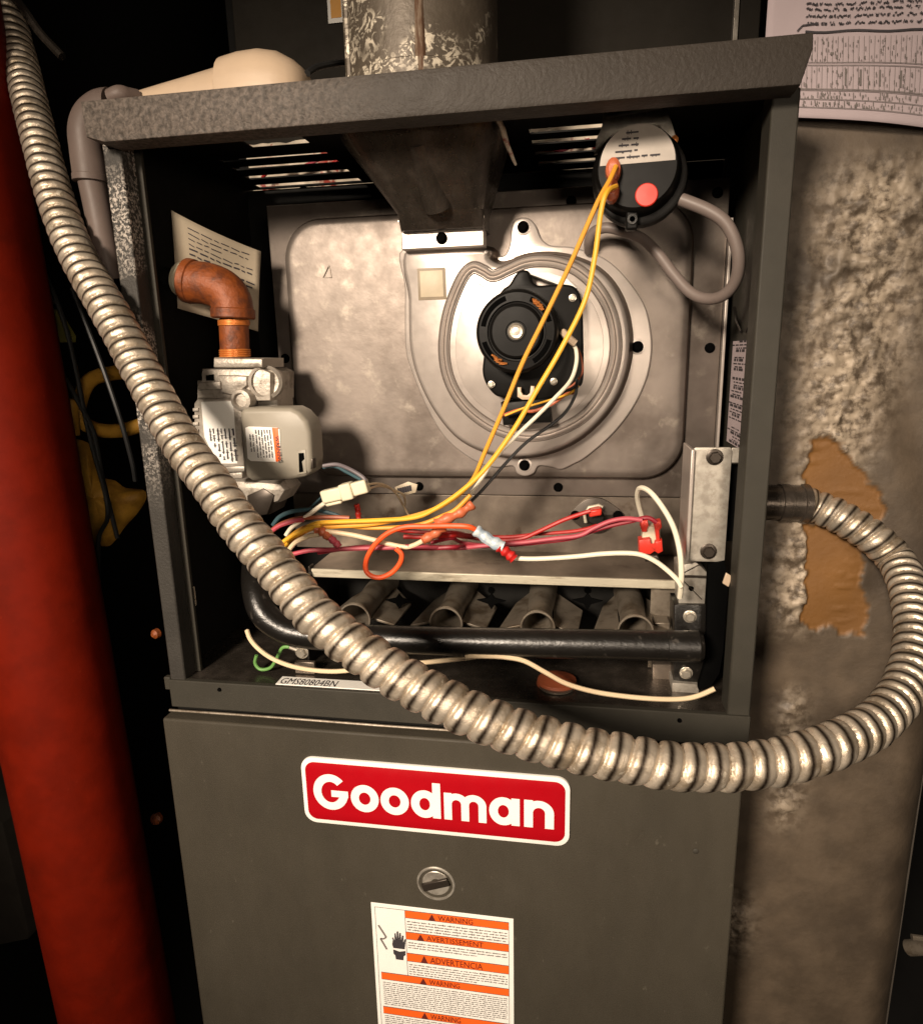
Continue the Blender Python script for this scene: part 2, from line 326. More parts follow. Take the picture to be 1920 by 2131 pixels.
# ---- large wrapped duct on the right
def build_duct():
    D = thing('return_duct', 'large tan duct with rough smeared coating and a torn ochre patch, right of the furnace', 'duct', (.3, .3, 0))
    x0, x1, z0, z1 = .126, .302, .40, 1.5
    Y0 = .095; nx, nz = 150, 520
    me = bpy.data.meshes.new('duct_coating'); vs = []; fs = []; rough = []
    loc = D.location
    def pix(p):
        q = R.transposed() @ (Vector(p) - CAMP); return (CX + FPX * q.x / q.z, CY + FPX * q.y / q.z)
    def P2(l): return [(q.x, q.z) for q in (at(*zR(*p_), Y0) for p_ in l)]
    polys = [P2([(600, 45), (680, 20), (745, 55), (790, 120), (850, 190), (910, 260), (975, 330), (985, 400), (975, 480), (900, 480), (800, 430), (700, 400), (640, 360), (575, 330), (560, 230), (590, 140)]),
             P2([(560, 490), (700, 480), (800, 520), (860, 600), (880, 700), (870, 820), (905, 950), (890, 1075), (800, 1070), (700, 1035), (600, 1040), (545, 1000), (580, 860), (570, 700), (575, 600)])]
    def sd(px_, pz_, P_):
        d = 1e9; ins = False; n_ = len(P_)
        for k in range(n_):
            ax_, az_ = P_[k]; bx_, bz_ = P_[(k + 1) % n_]; ex_, ez_ = bx_ - ax_, bz_ - az_
            t = max(0, min(1, ((px_ - ax_) * ex_ + (pz_ - az_) * ez_) / (ex_ * ex_ + ez_ * ez_)))
            d = min(d, math.hypot(px_ - ax_ - t * ex_, pz_ - az_ - t * ez_))
            if (az_ > pz_) != (bz_ > pz_) and px_ < ax_ + (pz_ - az_) / (bz_ - az_) * ex_: ins = not ins
        return d if ins else -d
    pz_lo = min(q[1] for P_ in polys for q in P_) - .01; pz_hi = max(q[1] for P_ in polys for q in P_) + .01
    stain = []
    for j in range(nz + 1):
        for i in range(nx + 1):
            x = x0 + (x1 - x0) * i / nx; z = z0 + (z1 - z0) * j / nz
            p = Vector((x, 0, z)); pm = 0
            if pz_lo < z < pz_hi:
                dd_ = max(sd(x, z, P_) for P_ in polys) + .0035 * noise.noise(p * 110) + .002 * noise.noise(p * 300)
                pm = max(0, min(1, dd_ / .0022 + .5))
            stain.append(pm)
            u = (x - x0)
            # smeared band: thick mastic, wider towards the top
            c = .052 + .028 * max(0, min(1, (z - .95) / .2)) + .010 * noise.noise(p * 9)
            wd = .023 + .017 * max(0, min(1, (z - 1.0) / .15))
            band = math.exp(-((u - c) / wd) ** 2) * max(0, min(1, (z - .86) / .05)) * max(0, min(1, (1.235 - z) / .03))
            b2 = math.exp(-(((u - .055) / .013) ** 2)) * max(0, min(1, (.83 - z) / .03)) * max(0, min(1, (z - .68) / .04)) * .8
            b3 = math.exp(-(((u - .02) / .016) ** 2) - ((z - .585) / .03) ** 2)
            r_ = min(1, band + b2 + b3) * (1 - pm)
            q = Vector((x * 1.2, 3, z * 1.7))
            d = .0032 * noise.noise(q * 24) * (.14 + r_) + .0045 * (r_) * noise.fractal(q * 75, 1, 2, 3)
            # long soft folds running down from the upper right
            fold = math.sin((x * .85 + z * .35 + .03 * noise.noise(p * 6)) * 120) * .0024 * max(0, min(1, (u - .075) / .03)) * math.exp(-((z - 1.02) / .09) ** 2)
            soft = .006 * noise.noise(p * 7)
            cyl = .03 * (max(0, (u - .14)) / .036) ** 2
            crs = .0016 * pm * max(0, math.sin(z * 560 + 5 * noise.noise(p * 22))) ** 8 * max(0, noise.noise(Vector((x * 30, 7, z * 20))) - .05) * 3.5
            soft -= pm * .0022 - crs; d *= 1 - .7 * pm; fold *= 1 - pm
            vs.append((x - loc.x, Y0 - d - fold - soft + cyl - r_ * .002 - loc.y, z)); rough.append(r_)
    for j in range(nz):
        for i in range(nx):
            a = j * (nx + 1) + i; fs.append((a, a + 1, a + nx + 2, a + nx + 1))
    me.from_pydata(vs, [], fs); me.shade_smooth()
    at_ = me.attributes.new('rough', 'FLOAT', 'POINT'); at_.data.foreach_set('value', rough); st_ = me.attributes.new('stain', 'FLOAT', 'POINT'); st_.data.foreach_set('value', stain)
    me.materials.append(M['tanwrap'])
    o = bpy.data.objects.new('coating', me); COL.objects.link(o); o.parent = D
    link('side_panel', MB().box((x1 - .001, Y0 + .033, .40), (x1 + .002, Y0 + .4, 1.5)), 'carton', D)
build_duct()
st = thing('pipe_stub', 'short tan pipe end poking in at the lower right edge of the photo', 'pipe', at(1905, 1965, .15))
link('pipe', MB().tube([at(1890, 1972, .16), at(1925, 1970, .15), at(1990, 1975, .15)], .0075, 16), 'burner', st)
link('collar', MB().tube([at(1896, 1950, .145), at(1915, 1952, .145), at(1940, 1965, .145)], .003, 10), 'burner', st)

# ---- paper sheet pinned on the right
def build_sheet():
    T = thing('record_sheet', 'pale pink ruled record sheet with handwriting hanging behind the top right cabinet corner', 'paper', at(1750, 20, .085))
    Yp = .088
    TL, TR, BL, BR = at(1602, -60, Yp), at(2030, -60, Yp), at(1583, 243, Yp), at(2000, 280, Yp)
    n = 24; vs = []; fs = []
    for j in range(n + 1):
        for i in range(n + 1):
            a, b = i / n, j / n
            p = (TL.lerp(TR, a)).lerp(BL.lerp(BR, a), b)
            p = p + Vector((0, .004 * math.sin(a * 5 + b * 2) - .006 * b * b, 0)); vs.append(p)
    for j in range(n):
        for i in range(n):
            q = j * (n + 1) + i; fs.append((q, q + 1, q + n + 2, q + n + 1))
    o = link('sheet', MB().add(vs, fs), 'paper', T); s = o.modifiers.new('t', 'SOLIDIFY'); s.thickness = .0003
    def pt(a, b, lift=.0012):
        a = min(max(a, 0), 1); b = min(max(b, 0), 1)
        p = (TL.lerp(TR, a)).lerp(BL.lerp(BR, a), b); return p + Vector((0, .004 * math.sin(a * 5 + b * 2) - .006 * b * b - lift, 0))
    def bar(mb, a0, b0, a1, b1, w):
        A, B = pt(a0, b0), pt(a1, b1); t = (B - A).normalized(); nn = t.cross(Vector((0, 1, 0))).normalized() * w / 2
        mb.add([A - nn, B - nn, B + nn, A + nn], [(0, 1, 2, 3)])
    rl = MB()
    for b in (.60, .62, .79, .80, .865, .925): 
        for k in range(10): bar(rl, .16 + k * .084, b, .16 + (k + 1) * .084, b, .0004)
    for k in range(34):
        a = .165 + k * .0245
        bar(rl, a, .42, a, .60, .0003)
        bar(rl, a, .63, a, .79, .0003)
    link('ruled_lines', rl, 'inkg', T)
    hw = MB()
    for row, b in enumerate((.20, .235, .28, .33)):
        a = .20
        while a < .98:
            L_ = random.uniform(.01, .05)
            for k in range(5):
                bar(hw, a + L_ * k / 5, b + random.uniform(-.01, .01), a + L_ * (k + 1) / 5, b + random.uniform(-.012, .012), .0008)
            a += L_ + random.uniform(.004, .02)
    for k in range(16):
        bar(hw, .2 + k * .05, .385 + .006 * math.sin(k), .2 + (k + 1) * .05, .385 + .006 * math.sin(k + 1), .0013)
    bar(hw, .16, .385, .185, .345, .001); bar(hw, .185, .345, .26, .33, .001)
    link('handwriting', hw, 'ink', T)
    col = MB()
    for rw in ((.43, .59), (.635, .785), (.805, .86), (.87, .92)):
        for k in range(120):
            a = .17 + random.random() * .8; b = random.uniform(*rw); L_ = random.uniform(.01, .03)
            bar(col, a, b, a + .0004, min(b + L_, rw[1]), .0006)
    for a in (.40, .47, .56, .66, .78, .9): bar(col, a, .65, a, .76, .0012); 
    link('print', col, 'inkg', T)
build_sheet()

# ---- coil case above / behind the furnace
Cc = thing('coil_case', 'dark grey coil cabinet rising behind the round flue pipe', 'cabinet', (-.06, .2, 1.27))
xa = at(490, 100, .23).x; xb = at(1530, 60, .23).x; xc = at(1578, 40, .23).x
link('front_panel', MB().box((xa, .23, 1.262), (xb, .40, 1.7)), 'room', Cc, .001)
link('side_flange', MB().box((xb + .0015, .224, 1.262), (xc, .40, 1.7)), 'room', Cc, .001)
link('seam_strip', MB().box((xb - .0035, .222, 1.264), (xb + .0005, .229, 1.7)), 'galv', Cc, .0004)
link('corner_strip', MB().box((xa - .012, .24, 1.262), (xa - .001, .40, 1.7)), 'inner', Cc, .001)
sl, sr = at(681, 0, .229).x, at(716, 0, .229).x; sb = at(690, 49, .229).z
dec = link('sticker', MB().box((sl, .2285, sb), (sr, .2295, sb + .07)), 'white', Cc)
link('yellow_print', MB().box((sl + .003, .2282, sb + .004), (sr - .003, .2284, sb + .066)), 'wyellow', dec)

# ================================================================== furnace cabinet
XL, XR = -.325, .1225
ZD, ZC = .847, 1.24
F = thing('furnace_cabinet', 'open dark grey furnace cabinet with speckled top hood and left post', 'furnace', (-.1, .2, .3))
link('front_post', MB().box((XL, 0, ZD - .001), (XL + .0135, .016, ZC + .006)), 'speck', F, .0012)
link('post_flange', MB().box((XL + .0005, .0165, ZD), (XL + .0175, .020, ZC + .006)), 'case', F, .0005)
link('front_post', MB().box((XR - .0155, 0, ZD - .001), (XR, .022, ZC + .006)), 'case', F, .0012)
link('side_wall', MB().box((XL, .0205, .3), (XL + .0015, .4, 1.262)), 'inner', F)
link('side_wall', MB().box((XR - .002, .0225, .3), (XR, .4, 1.262)), 'case', F)
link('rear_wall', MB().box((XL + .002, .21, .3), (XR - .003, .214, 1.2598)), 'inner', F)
# hood
hx0, hx1 = at(171, 250, -.02).x, at(1690, 100, -.02).x
mbh = MB()
c0 = [at(171, 211, -.02), at(1688, 66, -.02), at(1692, 110, -.02), at(1667, 172, -.02), at(250, 291, -.02), at(205, 290, -.02), at(178, 262, -.02)]
zt = (at(246, 202, -.02).z + at(1688, 66, -.02).z) / 2
c0 = [Vector((hx0, 0, zt)), Vector((hx1, 0, zt)), Vector((hx1 + .0005, 0, 1.258)), Vector((hx1 - .0045, 0, 1.2405)), Vector((-.2975, 0, 1.2405)), Vector((-.309, 0, 1.2405)), Vector((hx0 + .001, 0, 1.2445))]
plate(mbh, c0, .0, -.02, .0015); link('hood_front', mbh, 'crackle', F)
# slotted top: real slots; pale sheets added behind the hood make them bright
zc_ = 1.2600
def slotted(name, xa_, xb_, rows):
    """plate between xa_ and xb_ with slots [(x0, x1, y, width)] sorted by y"""
    mb = MB(); y = .0002
    for x0, x1, yc, w in rows:
        y0, y1 = max(yc - w / 2, y + .0005), yc + w / 2
        mb.box((xa_, y, zc_), (xb_, y0, zc_ + .0012)); mb.box((xa_, y0, zc_), (x0, y1, zc_ + .0012)); mb.box((x1, y0, zc_), (xb_, y1, zc_ + .0012)); y = y1
    mb.box((xa_, y, zc_), (xb_, .209, zc_ + .0012)); link(name, mb, 'inner', F, smooth=False)
def rows_(pl, pr, w):
    out = []
    for (a, b), (c, d), ww in zip(pl, pr, w):
        A, B = atZ(a, b, zc_), atZ(c, d, zc_); out.append((A.x, B.x, (A.y + B.y) / 2, ww))
    return sorted(out, key=lambda q: q[2])
slotted('slotted_top', -.085, XR - .0022, rows_([(1100, 273), (1106, 296), (1113, 318), (1120, 340)], [(1375, 255), (1350, 280), (1245, 312), (1238, 333)], (.012, .012, .011, .012)))
slotted('slotted_top', XL + .0017, -.135, rows_([(515, 302), (466, 339), (490, 354), (520, 374), (542, 393)], [(622, 280), (678, 316), (702, 334), (722, 352), (744, 370)], (.034, .007, .009, .011, .013)))
link('slotted_top', MB().box((-.1345, .0002, zc_), (-.0855, .209, zc_ + .0012)), 'inner', F)
def filler(x0, x1, label, seed):
    T_ = thing('slot_brightener', label, 'filler', ((x0 + x1) / 2, .218, 1.2625)); nx, nz = 60, 14; vs = []; fs = []  # sheet and strands added so the slots read bright
    for j in range(nz + 1):
        for i in range(nx + 1):
            x = x0 + (x1 - x0) * i / nx; t = j / nz; q = Vector((x * 40, t * 2.5, seed))
            vs.append((x, .224 - .010 * math.sin(t * 2.6) + .006 * noise.noise(q) - .004 * noise.noise(q * 3), 1.2622 + .042 * t + .002 * noise.noise(q * 2)))
    for j in range(nz):
        for i in range(nx): a = j * (nx + 1) + i; fs.append((a, a + 1, a + nx + 2, a + nx + 1))
    link('sheet', MB().add(vs, fs), 'slotm', T_, angle=80)
    for k in range(5):
        xs = x0 + (x1 - x0) * (.12 + .19 * k); mb = MB().tube(spline([(xs, .206, 1.270 + .004 * k), (xs + .012, .203, 1.276), (xs + .03, .205, 1.276 + .006 * (k % 3))], 5), .0016, 8); link('red_strand', mb, 'wred' if k % 2 == 0 else 'wpink', T_)
filler(-.075, .085, 'pale crumpled scrap with red strands added to brighten the right hood slots', 1.3)
filler(-.322, -.170, 'pale crumpled scrap with red strands added to brighten the left hood slots', 7.7)
mb = MB(); A, B = at(1028, 236, .03), at(1072, 342, .08)
mb.tube([A, A.lerp(B, .3) + Vector((.001, 0, 0)), A.lerp(B, .6), B], .0024, 8, rf=lambda t: .0028 * (1 - .6 * t)); link('bright_gap_strip', mb, 'slotm', F)  # pale strip stands in for the bright gap beside the funnel
# blower deck: ledge at the bottom of the opening
link('deck_plate', MB().box((XL + .002, .004, ZD - .002), (XR - .003, .2, ZD)), 'duct', F)
link('deck_front', MB().box((XL - .0005, -.002, .8235), (XR, .0035, ZD + .0005)), 'case', F, .0008)
link('side_tab', MB().box((XL - .0065, .001, ZD - .010), (XL - .001, .006, ZD + .001)), 'case', F, .0006)
mb = MB().tube([(XL - .001, -.0045, .8218), (-.25, -.005, .8225), (-.15, -.0045, .8216), (-.05, -.005, .8221), (XR - .01, -.0045, .822)], .0011, 8); link('edge_trim', mb, 'burner', F)
for x, y in ((457, 1435), (1413, 1499)): hole(F, at(x, y, -.0022), .0016)
# base / interior of the blower compartment behind the door
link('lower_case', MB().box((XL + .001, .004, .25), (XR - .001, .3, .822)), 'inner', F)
# right wall data label
X_ = XR - .0035
p1, p2, p3, p4 = [atX(x, y, X_) for x, y in ((1524, 722), (1556, 708), (1546, 925), (1512, 918))]
ya, yb = (p1.y + p4.y) / 2, (p2.y + p3.y) / 2; za, zb = max(p1.z, p2.z), min(p3.z, p4.z)
dl = link('data_label', MB().box((X_ - .0003, yb, zb), (X_ + .001, ya, za)), 'paper', F)
mb = MB()
for k in range(34):
    z = zb + (za - zb) * (k + .5) / 34
    if k in (6, 7, 14, 22, 23, 29): continue
    y = yb + (ya - yb) * random.uniform(.05, .3)
    while y < yb + (ya - yb) * random.uniform(.5, .95):
        w = (ya - yb) * random.uniform(.05, .25); y2 = min(y + w, ya - .001)
        mb.add([(X_ - .0006, y, z), (X_ - .0006, y2, z), (X_ - .0006, y2, z + .0009 + .001 * (k % 3 == 0)), (X_ - .0006, y, z + .0009 + .001 * (k % 3 == 0))], [(0, 1, 2, 3)]); y = y2 + (ya - yb) * .06
link('print', mb, 'ink', dl)
mb = MB().tube([atX(1527, 640, X_), atX(1532, 668, X_), atX(1542, 690, X_)], .0012, 6); link('clip', mb, 'black', F)
mb = MB().tube([atX(1558, 675, X_), atX(1552, 690, X_)], .001, 6); link('clip', mb, 'black', F)
# model number strip on the ledge
p = at(588, 1407, -.0025)
q1 = at(588, 1415, .0035); q2 = at(800, 1440, .0035)
zs = ZD + .0012
s1, s2 = atZ(588, 1407, zs), atZ(590, 1424, zs); e1 = atZ(812, 1428, zs)
stp = link('model_strip', MB().box((s1.x, s2.y, ZD + .0004), (e1.x, s1.y, zs)), 'white', F, .0003)
M['creamtape'] = M['cream']
u = Vector((1, 0, 0)); v = Vector((0, 1, 0))
tm = text_mesh('GMS80804BN', Vector((s1.x + .002, s2.y + .0008, zs + .0002)), u, v, (s1.y - s2.y) * 1.05, .5, 0)
wtx = max(p_.x for p_ in tm.v) - min(p_.x for p_ in tm.v); want = atZ(708, 1420, zs).x - s1.x - .004
tm.v = [Vector((s1.x + .002 + (p_.x - s1.x - .002) * want / wtx, p_.y, p_.z)) for p_ in tm.v]
link('lettering', tm, 'ink', stp, smooth=False)

# ---- things on top of the hood
T = thing('flue_pipe', 'round spangled metal flue pipe with rust streak rising from the furnace top', 'flue pipe', (at(877, 150, .045).x, .045, 1.2655))
fx = at(877, 120, .045).x
mb = MB().lathe((fx, .045, 1.2657), (0, 0, 1), [(.0528, 0), (.0528, .012), (.0515, .013), (.0515, .35)], 64); link('pipe_wall', mb, 'flue', T)
mb = MB()
for a0, r in ((math.radians(-78), .0016),):
    pass
def onp(ang, z, rr=.0519): return Vector((fx + rr * math.sin(ang), .045 - rr * math.cos(ang), z))
mb = MB(); rings = []
for k in range(20):
    z = 1.266 + k * .016; w = .055 + .008 * math.sin(k * 1.7)
    rings.append([onp(.20 + w * s, z, .0517 + (.0011 if abs(s) < 1 else 0)) for s in (-1, -.5, 0, .5, 1)])
mb.loft(rings, False, closed=False); link('seam', mb, 'rust', T)
mb = MB(); mb.loft([[onp(-.95 + w, 1.2665 + k * .1, .0517 + h) for w, h in ((-.05, 0), (-.03, .0015), (0, .002), (.03, .0015), (.05, 0))] for k in range(4)], False, closed=False); link('lap_joint', mb, 'flue', T)

T = thing('scoop', 'cream plastic scoop lying on top of the hood left of the flue', 'scoop', at(500, 185, .02))
def prof_loft(sta, Yc, hw, m, name):
    rings = []
    for (x, yt, yb_, w) in sta:
        t_ = at(x, yt, Yc); b_ = Vector((t_.x, Yc, 1.2662)); h = t_.z - b_.z; ring = []
        for k in range(16):
            a = math.pi * k / 15; ring.append(Vector((t_.x, Yc - math.cos(a) * hw * w * .8, b_.z + h * math.sin(a) ** .6)))
        rings.append(ring)
    link(name, MB().loft(rings), m, T)
prof_loft([(285, 196, 199, .7), (340, 181, 196, .85), (400, 164, 190, .95), (470, 142, 184, 1)], .025, .026, 'cream', 'blade')
prof_loft([(468, 131, 185, .9), (473, 124, 185, 1.05), (510, 113, 182, 1.12), (548, 107, 178, 1.12), (585, 112, 174, 1.1), (615, 128, 170, 1), (632, 143, 168, .8), (642, 156, 166, .4)], .025, .028, 'cream', 'hood')
wire('cable', [(640, 152, .02), (660, 140, .03), (700, 132, .05), (740, 128, .09)], 'wblack', .0022, 'black cable running from the cream scoop to behind the flue', cat='cable')

# ================================================================== lower door
Dr = thing('access_door', 'lower dark grey access door with red and white name badge and round latch', 'door', (-.1, -.014, .45))
XD0, XD1, ZDt = -.327, .1175, .8195
YF = -.014
link('door_panel', MB().box((XD0, YF, .40), (XD1, .003, ZDt)), 'door', Dr, .0018)
bx0, bx1, bz0, bz1 = -.2105, -.0018, .7385, .7965
bd = link('badge', plate(MB(), rrect(bx0, bx1, bz0, bz1, .010), YF + .001, YF - .0022, .0006), 'white', Dr)
link('badge_field', plate(MB(), rrect(bx0 + .0034, bx1 - .0034, bz0 + .0036, bz1 - .0036, .0078), YF - .0015, YF - .0026, .0003), 'red', bd)
# lettering, from strokes
LY = YF - .0029
class Glyph:
    def __init__(s): s.mb = MB(); s.k = 0
    def y(s): s.k += 1; return LY - .00003 * s.k
    def rect(s, x0, x1, z0, z1):
        y = s.y(); s.mb.add([(x0, y, z0), (x1, y, z0), (x1, y, z1), (x0, y, z1)], [(0, 1, 2, 3)])
    def arc(s, cx_, cz_, rx, rz, w, a0, a1, n=36, wz=None):
        y = s.y(); wz = wz or w; vs = []; fs = []
        for k in range(n + 1):
            a = math.radians(a0 + (a1 - a0) * k / n)
            vs += [(cx_ + rx * math.cos(a), y, cz_ + rz * math.sin(a)), (cx_ + (rx - w) * math.cos(a), y, cz_ + (rz - wz) * math.sin(a))]
        fs = [(2 * k, 2 * k + 1, 2 * k + 3, 2 * k + 2) for k in range(n)]
        s.mb.add(vs, fs)
kx = (bx1 - bx0) / 1007.
def gx(z): return bx0 + (z - 605) * kx
base = bz0 + .0147; xh = .0232; caph = .0305; sw = .0066
g = Glyph()
cx_, rx = (gx(650) + gx(787)) / 2, (gx(787) - gx(650)) / 2
g.arc(cx_, base + caph / 2 - .0005, rx, caph / 2 + .0005, sw, 42, 360); g.rect(cx_ + .0005, cx_ + rx, base + caph / 2 - .0045, base + caph / 2 + .0012)
link('letter', g.mb, 'white', bd, smooth=False)
for a, b in ((797, 906), (913, 1022)):
    g = Glyph(); g.arc((gx(a) + gx(b)) / 2, base + xh / 2, (gx(b) - gx(a)) / 2, xh / 2 + .0004, sw, 0, 360); link('letter', g.mb, 'white', bd, smooth=False)
g = Glyph(); g.arc((gx(1030) + gx(1134)) / 2, base + xh / 2, (gx(1134) - gx(1030)) / 2, xh / 2 + .0004, sw, 0, 360); g.rect(gx(1142) - .0062, gx(1142), base, base + caph); link('letter', g.mb, 'white', bd, smooth=False)
g = Glyph(); x0 = gx(1155); x1 = gx(1312); w = .0060; g.rect(x0, x0 + w, base, base + xh)
hw = (x1 - x0 + w) / 2
for xx in (x0, x0 + hw - w):
    r = hw / 2; g.arc(xx + r, base + xh - r * .98, r, r * .98, w, 0, 180, 24, wz=.0056); g.rect(xx + hw - w, xx + hw, base, base + xh - r * .97)
link('letter', g.mb, 'white', bd, smooth=False)
g = Glyph(); g.arc((gx(1322) + gx(1426)) / 2, base + xh / 2, (gx(1426) - gx(1322)) / 2, xh / 2 + .0004, sw, 0, 360); g.rect(gx(1433) - .0062, gx(1433), base, base + xh); link('letter', g.mb, 'white', bd, smooth=False)
g = Glyph(); x0 = gx(1449); x1 = gx(1556); g.rect(x0, x0 + sw, base, base + xh); r = (x1 - x0) / 2; g.arc(x0 + r, base + xh - r * .95, r, r * .95, sw, 0, 180, 24, wz=.0060); g.rect(x1 - sw, x1, base, base + xh - r * .94)
link('letter', g.mb, 'white', bd, smooth=False)
# round latch
lc = at(907, 1838, YF)
mb = MB().lathe((lc.x, YF + .001, lc.z), (0, -1, 0), [(.0155, 0), (.0155, .0015), (.0148, .0022), (.0138, .0022), (.0134, .0008), (.0115, .0006), (.0105, .0014), (.004, .0010), (.0001, .0009)], 48)
k_ = link('latch', mb, 'galv', Dr)
mb = MB().obox((lc.x, YF - .0016, lc.z), (.0105, 0, .004), (0, .0012, 0), (-.0012, 0, .0030)); link('latch_slot', mb, 'boltd', k_, .0005)
pc = at(1447, 1772, YF - .0004); link('screw_head', MB().lathe((pc.x, YF + .0002, pc.z), (0, -1, 0), [(.0022, 0), (.0022, .0006), (.0014, .0011)], 16), 'case', Dr)
# warning label
wx0, wx1, wzt, wzb = -.1605, -.0442, .6668, .47
wl = link('warning_label', MB().box((wx0, YF - .0006, wzb), (wx1, YF + .001, wzt)), 'white', Dr, .0003)
o_ = Vector((wx0, YF - .0009, wzt)); K = 9.65e-5; Kx = (wx1 - wx0) / 1503.
def wq(mb, x0, x1, o0, o1, lift=0): return quadm(mb, o_ - Vector((0, lift, 0)), XA, ZA, x0 * Kx, x1 * Kx, -o1 * K, -o0 * K)
Y1, xe = 368, 1452
heads = [(368, 38, 106, 'WARNING', 720, 365), (368, 253, 321, 'AVERTISSEMENT', 590, 600), (368, 468, 546, 'ADVERTENCIA', 620, 560), (72, 703, 771, 'WARNING', 600, 330), (72, 1068, 1138, 'WARNING', 600, 330), (72, 1420, 1490, 'WARNING', 600, 330)]
for x0, a, b, s, tx, tw in heads:
    bn = link('header_band', wq(MB(), x0, xe, a, b), 'orange', wl, smooth=False)
for x0, a, b, s, tx, tw in heads:
    mb = text_mesh(s, o_ + XA * tx * Kx + ZA * (-(b - 9) * K) - Vector((0, .0003, 0)), XA, ZA, (b - a - 14) * K * 1.35, 1, 0)
    w_ = max(p_.x for p_ in mb.v) - min(p_.x for p_ in mb.v); xs = min(p_.x for p_ in mb.v)
    mb.v = [Vector((xs + (p_.x - xs) * tw * Kx / w_, p_.y, p_.z)) for p_ in mb.v]
    tcx = tx - 65
    mb.add([o_ + XA * (tcx - 38) * Kx + ZA * (-(b - 3) * K) - Vector((0, .0003, 0)), o_ + XA * (tcx + 38) * Kx + ZA * (-(b - 3) * K) - Vector((0, .0003, 0)), o_ + XA * tcx * Kx + ZA * (-(a + 3) * K) - Vector((0, .0003, 0))], [(0, 1, 2)])
    link('header_lettering', mb, 'maroon', wl, smooth=False)
mb = MB()
for (x0, x1, a, b) in ((40, xe + 4, 34, 38), (xe, xe + 4, 34, 1500), (40, 44, 34, 1500), (364, 369, 38, 703)): wq(mb, x0, x1, a, b, -.0001)
for x0, a, b, *_ in heads: wq(mb, x0, xe, b, b + 5); wq(mb, x0, xe, a - 5, a)
link('border_line', mb, 'ink', wl, smooth=False)
mb = MB()
for (x0, a, b, h) in ((385, 125, 240, 27), (385, 340, 420, 25), (385, 565, 690, 24), (85, 790, 1055, 21), (85, 1150, 1410, 21)):
    z = a + h
    while z < b:
        scribble(mb, o_, XA, ZA, x0 * Kx, (xe - (random.uniform(0, 500) if z + h > b else 15)) * Kx, -z * K, h * .66 * K, 1); z += h
link('small_print', mb, 'inkg', wl, smooth=False)
# shock hand symbol
mb = MB(); hc = (280, 0)
def wp(x, o, l=.0002): return o_ + XA * x * Kx - ZA * o * K - Vector((0, l, 0))
def poly(mb, pts): mb.add([wp(*p) for p in pts], tessellate_polygon([[Vector((p[0], p[1], 0)) for p in pts]]))
poly(mb, [(212, 395), (222, 345), (212, 330), (224, 322), (240, 360), (243, 280), (255, 275), (264, 355), (268, 258), (283, 254), (288, 352), (296, 268), (311, 270), (310, 356), (325, 290), (340, 294), (333, 370), (352, 325), (362, 330), (352, 390), (345, 430), (222, 430)])
poly(mb, [(220, 447), (285, 462), (352, 447), (352, 490), (330, 505), (325, 545), (245, 545), (240, 505), (222, 490)])
link('hand_symbol', mb, 'ink', wl, smooth=False)
mb = MB(); z_ = [(70, 215), (150, 330), (120, 350), (85, 350), (150, 455)]
for (a, b) in zip(z_[:-1], z_[1:]):
    A, B = wp(*a), wp(*b); t = (B - A).normalized(); nn = t.cross(Vector((0, 1, 0))) * .0007; mb.add([A - nn, B - nn, B + nn, A + nn], [(0, 1, 2, 3)])
link('spark_symbol', mb, 'inkg', wl, smooth=False)

# ================================================================== inside: collector panel
YP = .125
CP = thing('collector_panel', 'wide stained silver sheet panel with raised rounded rectangle at the back of the opening', 'panel', at(1030, 1030, YP))
c = [at(556, 430, YP), at(1519, 372, YP), at(1480, 1140, YP), at(603, 1160, YP)]
px0, px1 = -.2665, .1110; pz1, pz0 = at(700, 418, YP).z, .9245
zseam = at(900, 1030, YP).z
link('sheet', plate(MB(), [Vector((px0, 0, pz1)), Vector((px1, 0, pz1)), Vector((px1, 0, zseam)), Vector((px0, 0, zseam))], .150, YP, .003), 'silver', CP)
link('lower_sheet', MB().box((px0 + .003, YP + .003, pz0), (px1 - .004, .150, zseam - .0004)), 'silverd', CP, .0004)
exa, exb = at(611, 720, YP).x, at(1432, 720, YP).x; eza, ezb = at(1000, 993, YP).z, at(720, 452, YP).z
mb = MB(); rings = []
for d, y in ((0, YP + .0005), (.0003, YP - .0022), (.0012, YP - .0068), (.0028, YP - .0100), (.0050, YP - .0114), (.0075, YP - .0118), (.010, YP - .0118)):
    rings.append([q + Vector((0, y, 0)) for q in rrect(exa + d, exb - d, eza + d, ezb - d, .034 - d * .8, 10)])
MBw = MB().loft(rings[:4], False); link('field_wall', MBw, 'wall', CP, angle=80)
mb.loft(rings[3:], True); link('raised_field', mb, 'silver', CP, angle=60)
YE = YP - .0118
for x, y in ((594, 746), (1476, 724), (1188, 419), (872, 1012), (1161, 1014), (1492, 401), (604, 1012)):
    p = at(x, y, YP); bolt(CP, p, .0030, 'hole', 'screw')
mb = MB(); tri = [at(685, 553, YE), at(673, 578, YE), at(690, 578, YE), at(685, 553, YE)]
mb.tube(tri, .0006, 6); link('triangle_mark', mb, 'silverd', CP)
link('side_fold', MB().box((px1 + .0002, YP - .004, at(1490, 1000, YP).z), (px1 + .0025, .15, pz1 - .03)), 'silver2', CP, .0005)
